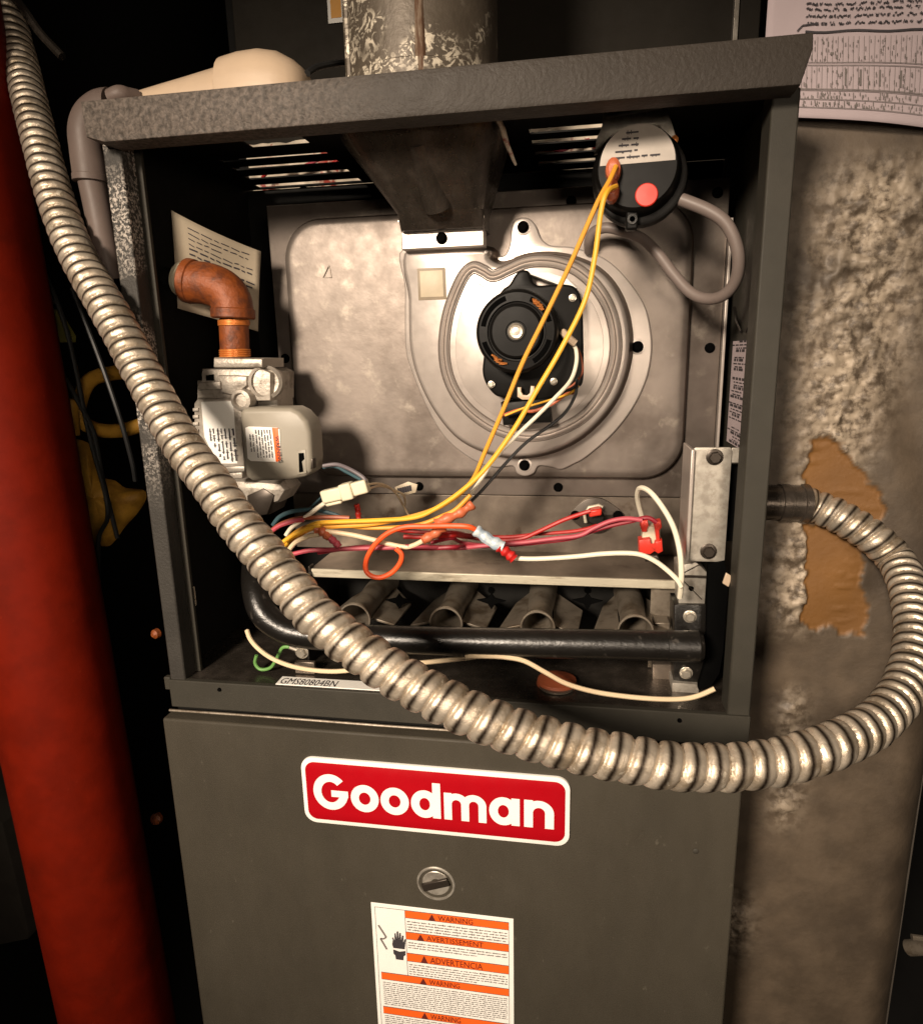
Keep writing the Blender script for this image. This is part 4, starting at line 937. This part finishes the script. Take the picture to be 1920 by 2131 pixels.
# dark pocket right of the burner bracket
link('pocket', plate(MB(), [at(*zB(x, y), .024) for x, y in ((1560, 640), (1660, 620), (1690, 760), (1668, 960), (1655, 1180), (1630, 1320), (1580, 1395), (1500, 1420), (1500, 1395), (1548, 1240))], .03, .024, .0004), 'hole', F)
link('lamp_tab', MB().obox(at(*zB(1678, 735), .020), (.0022, 0, -.0014), (0, .001, 0), (.001, 0, .0040)), 'cream', F, .0006)

# rollout switch on the rear sheet
RS = thing('rollout_switch', 'dark diamond shaped heat limit switch with one red terminal on the rear sheet', 'switch', at(1240, 1070, .118))
link('flange', plate(MB(), spline(pxs([zB(*q) for q in ((860, 228), (930, 245), (1030, 320), (1025, 352), (950, 420), (880, 450), (800, 430), (700, 350), (710, 315), (790, 245))], YP), 4, True), YP + .003, YP, .0004), 'boltd', RS)
for x, y in ((735, 335), (1000, 336)): hole(RS, at(*zB(x, y), YP - .0003), .0042)
link('sensor_disc', MB().lathe(at(*zB(863, 335), YP), (0, -1, 0), [(.0072, 0), (.0072, .008), (.006, .0095), (.0001, .0095)], 28), 'black', RS)
link('retaining_arc', MB().tube([at(*zB(x, y), YP - .008) for x, y in ((800, 380), (792, 330), (820, 285), (880, 272), (905, 285))], .0014, 8), 'lip', RS)
link('terminal_boot', MB().obox(at(*zB(860, 312), .112), (.0052, 0, .001), (0, .006, 0), (0, 0, .0030)), 'redplastic', RS, .0014)
# red limit boots
def V3(x, y, Y): return at(*zB(x, y), Y)
LS = thing('limit_switch', 'pair of bright red plastic terminal boots standing on the burner shelf', 'switch', V3(1205, 585, .07))
link('terminal_boot', plate(MB(), [V3(x, y, .070) for x, y in ((1145, 372), (1185, 365), (1190, 400), (1178, 440), (1150, 440), (1140, 410))], .080, .070, .001), 'redplastic', LS)
link('terminal_boot', plate(MB(), [V3(x, y, .070) for x, y in ((1222, 380), (1268, 372), (1275, 410), (1258, 430), (1262, 500), (1240, 500), (1230, 430))], .080, .070, .001), 'redplastic', LS)
link('base_boot', plate(MB(), [V3(x, y, .068) for x, y in ((1130, 490), (1200, 480), (1205, 510), (1225, 540), (1232, 500), (1275, 490), (1280, 560), (1250, 575), (1228, 560), (1200, 580), (1132, 572))], .080, .068, .001), 'redplastic', LS)
link('body', plate(MB(), [V3(x, y, .074) for x, y in ((1150, 405), (1265, 405), (1265, 540), (1150, 540))], .085, .074, .001), 'plug', LS)
link('base', plate(MB(), [V3(x, y, .066) for x, y in ((1165, 585), (1245, 585), (1265, 625), (1170, 625))], .085, .066, .001), 'boltd', LS)
# white plug connector
CN = thing('plug_connector', 'milky white two piece wire plug hanging left of centre', 'connector', at(*zA(880, 210), .01))
def seg(a, b, w, h, m, nm, Y=.012):
    A, B = at(*zA(*a), Y), at(*zA(*b), Y); t = (B - A); c = (A + B) / 2; n_ = t.cross(Vector((0, 1, 0))).normalized()
    return link(nm, MB().obox(c, t / 2, n_ * w, Vector((0, h, 0))), m, CN, .0012)
seg((735, 245), (870, 215), .0048, .0045, 'plug', 'socket_half'); seg((865, 215), (945, 195), .0062, .0055, 'plug', 'socket_half')
seg((945, 192), (1045, 165), .0050, .0045, 'plug', 'plug_half'); seg((722, 215), (765, 205), .0012, .003, 'plug', 'latch'); seg((760, 300), (870, 275), .0012, .003, 'plug', 'latch')
# wire tag
tg = plate(MB(), [at(*zA(x, y), .085) for x, y in ((1228, 178), (1320, 140), (1385, 160), (1372, 215), (1290, 238), (1250, 232))], .0858, .085, .0002)
T = thing('wire_tag', 'small cream paper tag folded over thin wires near the lower seam', 'tag', at(*zA(1290, 200), .085))
link('tag', tg, 'sticker', T)
mb = MB()
for k in range(6): 
    a = at(*zA(1245 + k * 16, 185 - k * 4), .0846); b = at(*zA(1250 + k * 16, 225 - k * 4), .0846); mb.add([a, a + Vector((.002, 0, 0)), b + Vector((.002, 0, 0)), b], [(0, 1, 2, 3)])
link('print', mb, 'ink', T)

# ================================================================== wires
WG = None
A_ = lambda lst, Y: [(*zA(p[0], p[1]), p[2] if len(p) > 2 else Y) for p in lst]
B_ = lambda lst, Y: [(*zB(p[0], p[1]), p[2] if len(p) > 2 else Y) for p in lst]
C_ = lambda lst, Y: [(*zC(p[0], p[1]), p[2] if len(p) > 2 else Y) for p in lst]
wire('wire', [(1281, 346, .018), (1268, 375, .012), (1241, 425, .008), (1184, 554, .006), (1125, 677, .004), (1086, 757, .004), (1047, 852, .004), (1009, 940, .006), (982, 1000, .008), (940, 1040, .008), (880, 1068, .006), (782, 1090, .004), (700, 1096, .004), (650, 1100, .005), (612, 1122, .008), (590, 1140, .012)], 'wyellow', .0016, 'orange yellow wire, the left strand crossing the motor face', n=8)
wire('wire', [(1281, 388, .018), (1262, 400, .006), (1250, 440, .004), (1237, 536, .002), (1216, 627, .0), (1167, 726, .0), (1118, 810, .0), (1068, 895, .0), (1009, 976, .0), (956, 1025, .0), (903, 1060, .0), (860, 1077, .0), (782, 1083, .0), (700, 1086, .0), (655, 1090, .002), (625, 1108, .004), (590, 1136, .01)], 'yellow', .0017, 'bright yellow wire, the right strand from the black switch', n=8)
wire('wire', C_([(1165, 830, .06), (1190, 880, .055), (1190, 960, .05), (1155, 1060, .045), (1060, 1165, .04), (950, 1275, .035), (830, 1390, .032), (700, 1530, .03), (640, 1625, .025), (560, 1740, .018)], .05) + [(960, 1055, .012), (950, 1070, .01)], 'wwhite', .0015, 'white wire curving from the motor right side down to the brown boot')
wire('wire', C_([(1195, 1050, .06), (1185, 1140, .055), (1130, 1240, .05), (1040, 1320, .045), (900, 1420, .04), (780, 1540, .035), (640, 1700, .025), (560, 1780, .018)], .05), 'wblack', .0012, 'thin black wire running from the motor down past the bottom bolt')
wire('wire', C_([(1205, 1090, .06), (1150, 1135, .055), (1060, 1165, .052), (960, 1195, .05), (880, 1220, .05), (770, 1265, .052)], .05), 'yellow', .0008, 'short thin yellow wire over the black capacitor')
wire('wire', C_([(1180, 1130, .062), (1130, 1140, .058), (1040, 1200, .056), (930, 1240, .055), (860, 1230, .055), (765, 1262, .058)], .05), 'orangeboot', .0013, 'short orange brown wire lying across the capacitor')
wire('wire', C_([(1160, 830, .066), (1205, 880, .062), (1225, 960, .06), (1222, 1020, .06), (1175, 1080, .06), (1130, 1105, .06)], .05), 'wbrown', .0008, 'thin brown wire looping beside the motor right edge')
link_ = wire('wire', C_([(1110, 770, .06), (1150, 810, .055), (1185, 840, .055)], .05), 'cream', .0028, 'cream sleeve where the motor leads leave the winding', cat='sleeve')
def boot(pts, r, m, label, cat='wire boot', wob=.25):
    P = spline([at(p[0], p[1], p[2]) for p in pts], 6)
    mb = MB().tube(P, r, 10, rf=lambda t: r * (1 + wob * math.sin(t * 19) * .5 + wob * noise.noise(Vector((t * 7, r * 1000, 0)))))
    return tag(link('wire_boot', mb, m), label, cat)
boot(A_([(1765, 290, .012), (1700, 340, .010), (1620, 380, .008), (1510, 430, .006)], 0), .0036, 'orangeboot', 'larger orange brown boot joining white and black motor leads')
boot(A_([(1570, 450, .004), (1500, 500, .002), (1420, 545, .0)], 0), .0034, 'orangeboot', 'orange brown boot at the cream wire end below the yellow wires')
boot(A_([(690, 465, .002), (740, 490, .0), (780, 525, .0)], 0), .0034, 'orangeboot', 'orange brown boot at the left of the wire bundle')
boot(A_([(770, 515, .0), (810, 550, .0), (850, 590, .0)], 0), .0026, 'wpink', 'pink brown boot pointing down at the burner shelf')
boot(A_([(965, 295, .05), (975, 340, .05), (980, 390, .05)], 0), .0022, 'redplastic', 'small red boot standing behind the yellow wires')
boot(B_([(115, 425, -.004), (170, 465, -.004), (220, 500, -.004), (290, 530, -.004)], 0), .0042, 'bluesplice', 'pale blue crimp splice between orange red and white wires', cat='splice', wob=.2)
boot(B_([(260, 530, -.004), (310, 565, -.004), (355, 605, -.004)], 0), .0036, 'wred', 'red boot at the end of the pale blue splice')
wire('wire', B_([(140, 440, -.004)], 0) + A_([(1740, 452), (1620, 445), (1450, 447), (1300, 452), (1190, 490), (1100, 565), (1040, 660), (1028, 740), (1060, 785), (1130, 800), (1210, 765), (1265, 700), (1275, 640), (1235, 600)], -.008), 'worange', .0019, 'bright orange red wire bent into a small loop above the shelf')
wire('wire', B_([(340, 600), (450, 606), (600, 601), (750, 590), (900, 575), (1040, 570), (1140, 580), (1230, 620), (1310, 680), (1370, 740), (1392, 780)], .0), 'wwhite', .0017, 'white wire from the red boot across to the right corner plate')
wire('wire', B_([(1150, 350, .07), (1128, 270, .06), (1120, 205, .05), (1140, 165, .04), (1200, 190, .03), (1280, 290, .02), (1345, 410, .01), (1382, 550, .0), (1394, 690, .0), (1390, 780, .005), (1383, 845, .01)], 0), 'wwhite', .0019, 'stiff white wire arching up beside the steel bracket')
wire('wire', A_([(212, 1165, .01), (235, 1225, .005), (290, 1290, .0), (380, 1355, .0), (500, 1405, .0), (640, 1435, .0), (800, 1447, .0), (950, 1435, .0), (1150, 1405, .0), (1400, 1388, .0), (1600, 1368, .0), (1780, 1347, .0)], 0) + B_([(60, 1213), (180, 1210), (300, 1216), (420, 1240), (550, 1310), (680, 1380), (850, 1430), (1050, 1460), (1250, 1476), (1400, 1475), (1500, 1455), (1600, 1412)], -.004), 'wcream', .0018, 'long cream wire sagging along the front of the lower ledge', n=6)
wire('wire', A_([(278, 1335), (268, 1390), (305, 1432), (375, 1420), (420, 1350), (455, 1285), (505, 1278)], .02), 'wgreen', .0014, 'short green ground wire hooked beside the ledge screw')
wire('wire', A_([(390, 440), (440, 380), (540, 342), (680, 335), (800, 362), (860, 385)], .02), 'wblue', .0017, 'dark teal wire arching over the left of the bundle')
wire('wire', A_([(380, 478), (450, 430), (560, 395), (680, 388), (800, 385), (920, 390)], .012), 'wbrown', .0017, 'brown wire running right from behind the conduit to a red boot')
wire('wire', A_([(378, 484), (440, 442), (540, 410), (600, 405)], .008), 'wpink', .0017, 'short pink wire at the upper left of the bundle')
wire('wire', A_([(480, 510), (520, 455), (600, 395), (680, 335), (770, 270)], .012), 'wwhite', .0017, 'white wire rising into the milky plug')
wire('wire', A_([(500, 610), (550, 555), (640, 515), (710, 505)], .0), 'wcream', .0018, 'short cream wire left of the first brown boot')
wire('wire', A_([(740, 480), (820, 490), (950, 510), (1100, 545), (1200, 572), (1300, 590), (1360, 578), (1420, 548)], .0), 'wcream', .0018, 'cream wire dipping between the two brown boots')
wire('wire', A_([(455, 575), (520, 510), (610, 455), (700, 440), (850, 440), (1000, 455), (1200, 457), (1400, 435), (1560, 375), (1650, 330), (1750, 230)], .008), 'wyellow', .0016, 'orange yellow wire running lowest behind the orange red loop')
wire('wire', A_([(455, 560), (540, 500), (640, 460), (720, 440)], .0), 'yellow', .0016, 'short yellow wire at the left end of the bundle')
wire('wire', A_([(525, 640), (640, 615), (800, 608), (1000, 600), (1200, 595), (1400, 585)], .002) + B_([(0, 540), (150, 525), (350, 510), (600, 480), (760, 460), (850, 415), (950, 372), (1050, 355), (1150, 365)], .03), 'wpink', .0017, 'long pink wire running right to the red limit boots', n=6)
wire('wire', A_([(700, 630), (900, 600), (1100, 588), (1400, 600), (1640, 590)], .016) + B_([(50, 522), (200, 525), (450, 508), (700, 480), (850, 430), (960, 398), (1080, 372), (1180, 350), (1240, 380)], .034), 'wcrimson', .0017, 'dark crimson wire under the pink wire', n=6)
wire('wire', A_([(1290, 520), (1500, 520), (1640, 510)], .02) + B_([(60, 470), (250, 490), (400, 480), (500, 440), (650, 370), (760, 330), (830, 308)], .06), 'wred', .0017, 'red wire rising to the heat limit switch terminal')
wire('wire', A_([(1200, 470), (1450, 490), (1640, 490)], .02) + B_([(80, 458), (300, 470), (500, 452), (700, 437), (800, 420), (870, 398)], .07), 'wred', .0015, 'lower red wire ending under the heat limit switch')
wire('wire', A_([(1480, 560), (1620, 530)], .02) + B_([(20, 500), (150, 520), (320, 522), (520, 505)], .04), 'wcrimson', .0014, 'short dark crimson wire behind the pale blue splice')
wire('wire', A_([(1040, 160, .012), (1110, 152, .03), (1180, 172, .05), (1240, 225, .07), (1285, 300, .08), (1330, 380, .09)], 0), 'wcream', .0009, 'thin cream lead dropping from the plug toward the shelf')
wire('wire', A_([(1045, 190, .012), (1130, 170, .04), (1230, 200, .07), (1290, 235, .08), (1300, 300, .09)], 0), 'wcream', .0009, 'thin cream lead under the paper tag')
wire('wire', A_([(735, 32, .02), (830, 22, .02), (920, 55, .015), (1010, 110, .012), (1030, 150, .012)], 0), 'wgrey', .0015, 'grey purple lead from the valve cover to the plug')
wire('wire', A_([(735, 42, .024), (820, 36, .024), (900, 75, .02), (1000, 128, .014)], 0), 'wblue', .0013, 'dark blue lead beside the grey lead at the valve cover')
wire('wire', A_([(640, 330, .03), (740, 235, .03), (790, 215, .03)], 0), 'wblue', .0010, 'very thin dark wire left of the milky plug')
# ground screw, plastic button and floor bits
G_ = thing('ground_screw', 'shiny ground screw on its tab above the model strip', 'screw', at(*zA(595, 1390), .03))
bolt(G_, at(*zA(592, 1310), .020), .0042, 'bolt'); link('tab', MB().box((at(*zA(545, 1380), .024).x, .022, ZD + .0005), (at(*zA(680, 1380), .024).x, .026, at(*zA(600, 1375), .024).z)), 'silverd', G_, .0006)
link('ring_lug', MB().tube([at(*zA(500, 1278), .021), at(*zA(560, 1300), .0195)], .0016, 8), 'bolt', G_)
G_ = thing('grommet', 'flat dull red rubber grommet on the lower ledge', 'grommet', atZ(1158, 1428, ZD + .001))
gq = atZ(1158, 1428, ZD + .0005)
link('rubber_top', MB().lathe(gq + Vector((0, .004, 0)), (0, 0, 1), [(.016, 0), (.015, .004), (.011, .0055), (.0001, .006)], 32), 'wbrown', G_)
link('washer', MB().lathe(gq, (0, 0, 1), [(.014, 0), (.014, .0016), (.008, .002)], 28), 'silverd', G_)
G_ = thing('wafer', 'small tan plastic wafer low inside the left wall', 'tab', at(398, 1240, .03))
link('disc', MB().obox(at(398, 1240, .03), (.0040, 0, 0), (0, .001, 0), (0, 0, .0085)), 'paperd', G_, .003)

# ================================================================== flexible conduit
CD = [(-14, -60, 66), (8, 0, 66), (40, 115, 67), (77, 269, 71), (119, 423, 74), (165, 538, 76), (236, 661, 79), (305, 792, 81), (378, 923, 84), (445, 1014, 87), (495, 1087, 89), (580, 1190, 92), (662, 1286, 95), (752, 1356, 97), (828, 1407, 98), (905, 1450, 99), (987, 1489, 100), (1097, 1530, 100.5), (1207, 1560, 101), (1289, 1576, 101), (1378, 1592, 101), (1470, 1597, 100), (1573, 1592, 99), (1658, 1575, 98), (1743, 1546, 96), (1826, 1500, 92), (1882, 1427, 87), (1903, 1336, 82), (1894, 1240, 77), (1864, 1168, 73), (1812, 1117, 72), (1751, 1078, 71), (1695, 1054, 70), (1672, 1047, 70)]
DI = .0262
pts = [atD(x, y, FPX * DI / d) for x, y, d in CD]
sp = spline(pts, 40)
# resample to even steps
pitch = .01075; per = 16; step = pitch / per
res = [sp[0]]; acc = 0
for a, b in zip(sp[:-1], sp[1:]):
    L_ = (b - a).length; t = step - acc
    while t <= L_: res.append(a.lerp(b, t / L_)); t += step
    acc = L_ - (t - step)
# stretched at the belly, compressed where it bends back
ks = [0, 300, 860, 1280, 1640, 2000, 2500, 2750, 3100, 3600]
ms = [.74, .78, .86, .98, 1.16, 1.28, 1.26, 1.05, .84, .95]
phs = []; mlt = []; acc_ = 0; px_len = 0; prev = None
for q_ in res:
    c_ = R.transposed() @ (q_ - CAMP); pp_ = Vector((CX + FPX * c_.x / c_.z, CY + FPX * c_.y / c_.z))
    px_len += (pp_ - prev).length if prev is not None else 0; prev = pp_
    k_ = max(i_ for i_ in range(len(ks)) if ks[i_] <= px_len) if px_len < ks[-1] else len(ks) - 1
    m_ = ms[-1] if k_ == len(ks) - 1 else ms[k_] + (ms[k_ + 1] - ms[k_]) * (px_len - ks[k_]) / (ks[k_ + 1] - ks[k_])
    acc_ += 1 / (per * m_); phs.append(acc_); mlt.append(m_)
seg_ = 44; rings = []; nrm = None; dirt = []
for i, p in enumerate(res):
    t = (res[min(i + 1, len(res) - 1)] - res[max(i - 1, 0)]).normalized()
    if nrm is None: nrm = t.orthogonal().normalized()
    nrm = (nrm - t * nrm.dot(t)).normalized(); bn = t.cross(nrm); ring = []
    for k in range(seg_):
        a = 2 * math.pi * k / seg_
        ph = (phs[i] + k / seg_) % 1.0
        # rounded crown, sharp step at the lock seam
        if ph < .14: h = -.02 + .80 * math.sin(math.pi / 2 * ph / .14)
        elif ph < .80: h = .80 + .20 * math.sin(math.pi * (ph - .14) / .66)
        else: h = .80 - .82 * ((ph - .80) / .20) ** 1.3
        nse = .00018 * noise.noise(Vector((i * .02, math.cos(a) * 1.5, math.sin(a) * 1.5 + 3)))
        am = .17 + .07 * (mlt[i] - .74) / .54; r = DI / 2 * (1 - am + am * h * (1 + .16 * noise.noise(Vector((math.floor(phs[i] + k / seg_) * 7.3, 2.5 * math.cos(a), 2.5 * math.sin(a)))))) + nse; dirt.append(min(1, 1.25 * max(0, 1 - min(ph * .8, 1 - ph) / .17)))
        ring.append(p + (nrm * math.cos(a) + bn * math.sin(a)) * r)
    rings.append(ring)
cd = link('flexible_conduit', MB().loft(rings, True), 'conduit', angle=75)
a_ = cd.data.attributes.new('seam', 'FLOAT', 'POINT')
if len(dirt) == len(cd.data.vertices): a_.data.foreach_set('value', dirt)
else: print('DIRT MISMATCH', len(dirt), len(cd.data.vertices))
tag(cd, 'ribbed metal flexible conduit sweeping across the furnace front', 'conduit')
AD = thing('conduit_adapter', 'dark ribbed metal adapter joining the conduit to the cabinet right side', 'pipe fitting', at(1640, 1048, .08))
end = pts[-1]; ax_ = (Vector((XR + .002, end.y - .004, end.z + .001)) - end)
link('sleeve', MB().lathe(end + ax_ * -.06, ax_, [(.0135, 0), (.0150, .001), (.0152, .006), (.0140, .0065), (.0138, .014), (.0146, .0145), (.0146, .022), (.0136, .0225), (.0136, ax_.length * 1.05)], 32), 'duct', AD)

# ================================================================== left side
RP = thing('red_pipe', 'thick red painted pipe rising along the left edge of the photo', 'pipe', atD(245, 2131, .56))
pa = at(-126, 200, .055); pb = at(242, 2085, .055); dd = (pb - pa)
link('pipe', MB().tube([pa - dd * .3, pa, pa + dd * .33, pa + dd * .66, pb, pb + dd * .2], .0530, 72), 'redpipe', RP)
PV = thing('drain_pipe', 'grey brown plastic pipe with a rounded elbow beside the upper left post', 'pipe', at(220, 560, .045))
Yv = .030
pth = spline([at(235, 222, Yv), at(213, 226, Yv), at(190, 245, Yv), at(180, 275, Yv), at(183, 315, Yv), at(190, 372, Yv)], 6)
link('elbow', MB().tube(pth, .0122, 28), 'pvc', PV)
link('socket_ring', MB().lathe(at(189, 366, Yv), (at(190, 376, Yv) - at(189, 366, Yv)), [(.0118, -.001), (.0126, .0), (.0126, .004), (.0115, .0045)], 28), 'pvc', PV)
link('pipe', MB().tube([at(190, 368, Yv), at(203, 430, Yv), at(222, 530, Yv), at(230, 575, Yv + .004)], .0097, 24), 'pvc', PV)
link('tape_wrap', MB().tube(spline([at(232, 204, .0), at(250, 196, .0), at(266, 200, .004), at(285, 204, .01)], 5), .0055, 14), 'pvc', PV)
Yb = .16
YH = thing('yellow_hose', 'dim ochre hose coiled in the gap between red pipe and cabinet', 'hose', at(200, 900, Yb))
link('hose', MB().tube(spline([at(300, 770, Yb), at(238, 776, Yb), at(190, 790, Yb), at(168, 830, Yb), at(166, 870, Yb), at(200, 893, Yb), at(250, 896, Yb), at(310, 880, Yb)], 6), .0072, 16), 'ybag', YH)
link('hose_end', MB().tube([at(146, 830, Yb - .02), at(150, 870, Yb - .02), at(152, 905, Yb - .02)], .0066, 16), 'ybag', YH)
BG = thing('ochre_bag', 'crumpled ochre cloth bundle hanging behind thin dark cables at the left', 'bag', at(230, 1130, Yb + .03))
def blob(px, Y, th, m, nm, parent):
    p = spline(pxs(px, Y), 4, True); cen = sum(p, Vector()) / len(p); mb = MB(); rings = []
    for s_, h in ((1, 0), (.97, .3), (.85, .65), (.6, .9), (.3, .98), (.08, 1)):
        rings.append([cen + (q - cen) * s_ + Vector((0, -th * h + .004 * noise.noise(q * 60 + Vector((s_ * 3, 0, 0))) * (s_ < 1), 0)) for q in p])
    return link(nm, mb.loft(rings, True), m, parent, angle=70)
blob([(145, 919), (183, 921), (200, 945), (212, 990), (240, 1000), (262, 1015), (300, 1020), (304, 1040), (285, 1070), (262, 1095), (240, 1125), (222, 1137), (185, 1122), (168, 1060), (152, 990)], Yb + .03, .02, 'ybag', 'bundle', BG)
OL = thing('olive_strap', 'small olive green flat strap high in the left gap', 'strap', at(130, 680, Yb))
link('strap', plate(MB(), pxs([(103, 645), (120, 643), (153, 700), (152, 712), (124, 713)], Yb), Yb + .004, Yb, .001), 'ygreen', OL)
CR = thing('hook', 'small grey curved plastic hook high in the left gap', 'hook', at(100, 600, Yb))
link('hook', MB().tube(spline([at(84, 573, Yb), at(90, 590, Yb), at(98, 612, Yb), at(114, 630, Yb)], 5), .0035, 10, rf=lambda t: .0038 * (1 - .5 * t) + .0004), 'pvc', CR)
for i, (pp, lab, r) in enumerate((
    ([(90, 560, .12), (140, 690, .12), (185, 900, .12), (225, 1060, .11), (205, 1130, .12), (210, 1290, .13)], 'dark cable hanging left of its twin in front of the ochre cloth', .0022),
    ([(150, 600, .11), (205, 740, .11), (250, 870, .11), (275, 960, .12), (282, 1000, .13)], 'dark cable passing right over the ochre hose', .0022),
    ([(120, 760, .12), (160, 830, .12), (195, 900, .12), (215, 1000, .12), (245, 1120, .12)], 'dark cable crossing the other over the ochre cloth', .0022),
    ([(20, -20, .1), (50, 20, .1), (85, 70, .1), (130, 118, .1)], 'frayed grey cable at the top left corner behind the conduit', .0035))):
    wire('cable', pp, 'wblack' if i < 3 else 'duct', r, lab, cat='cable')
CT = thing('carton', 'dim grey cardboard box corner at the lower left edge', 'box', at(0, 1900, .3))
link('box', plate(MB(), pxs([(-90, 1640), (5, 1715), (26, 1800), (60, 1940), (58, 1955), (-90, 1985)], .25), .35, .25, .002), 'carton', CT)
CT = thing('plastic_plug', 'small reddish pipe cap low in the dark left gap', 'cap', at(328, 1703, .1))
link('cap', MB().lathe(at(328, 1702, .12), (0, -1, .3), [(.0065, 0), (.0062, .004), (.003, .006)], 20), 'copper', CT)
CT = thing('orange_knob', 'small orange pipe cap beside the left post above the door', 'cap', at(331, 1316, .1))
link('cap', MB().lathe(at(329, 1317, .06), (-.3, -1, 0), [(.0045, 0), (.0042, .004), (.002, .006)], 20), 'copper', CT)
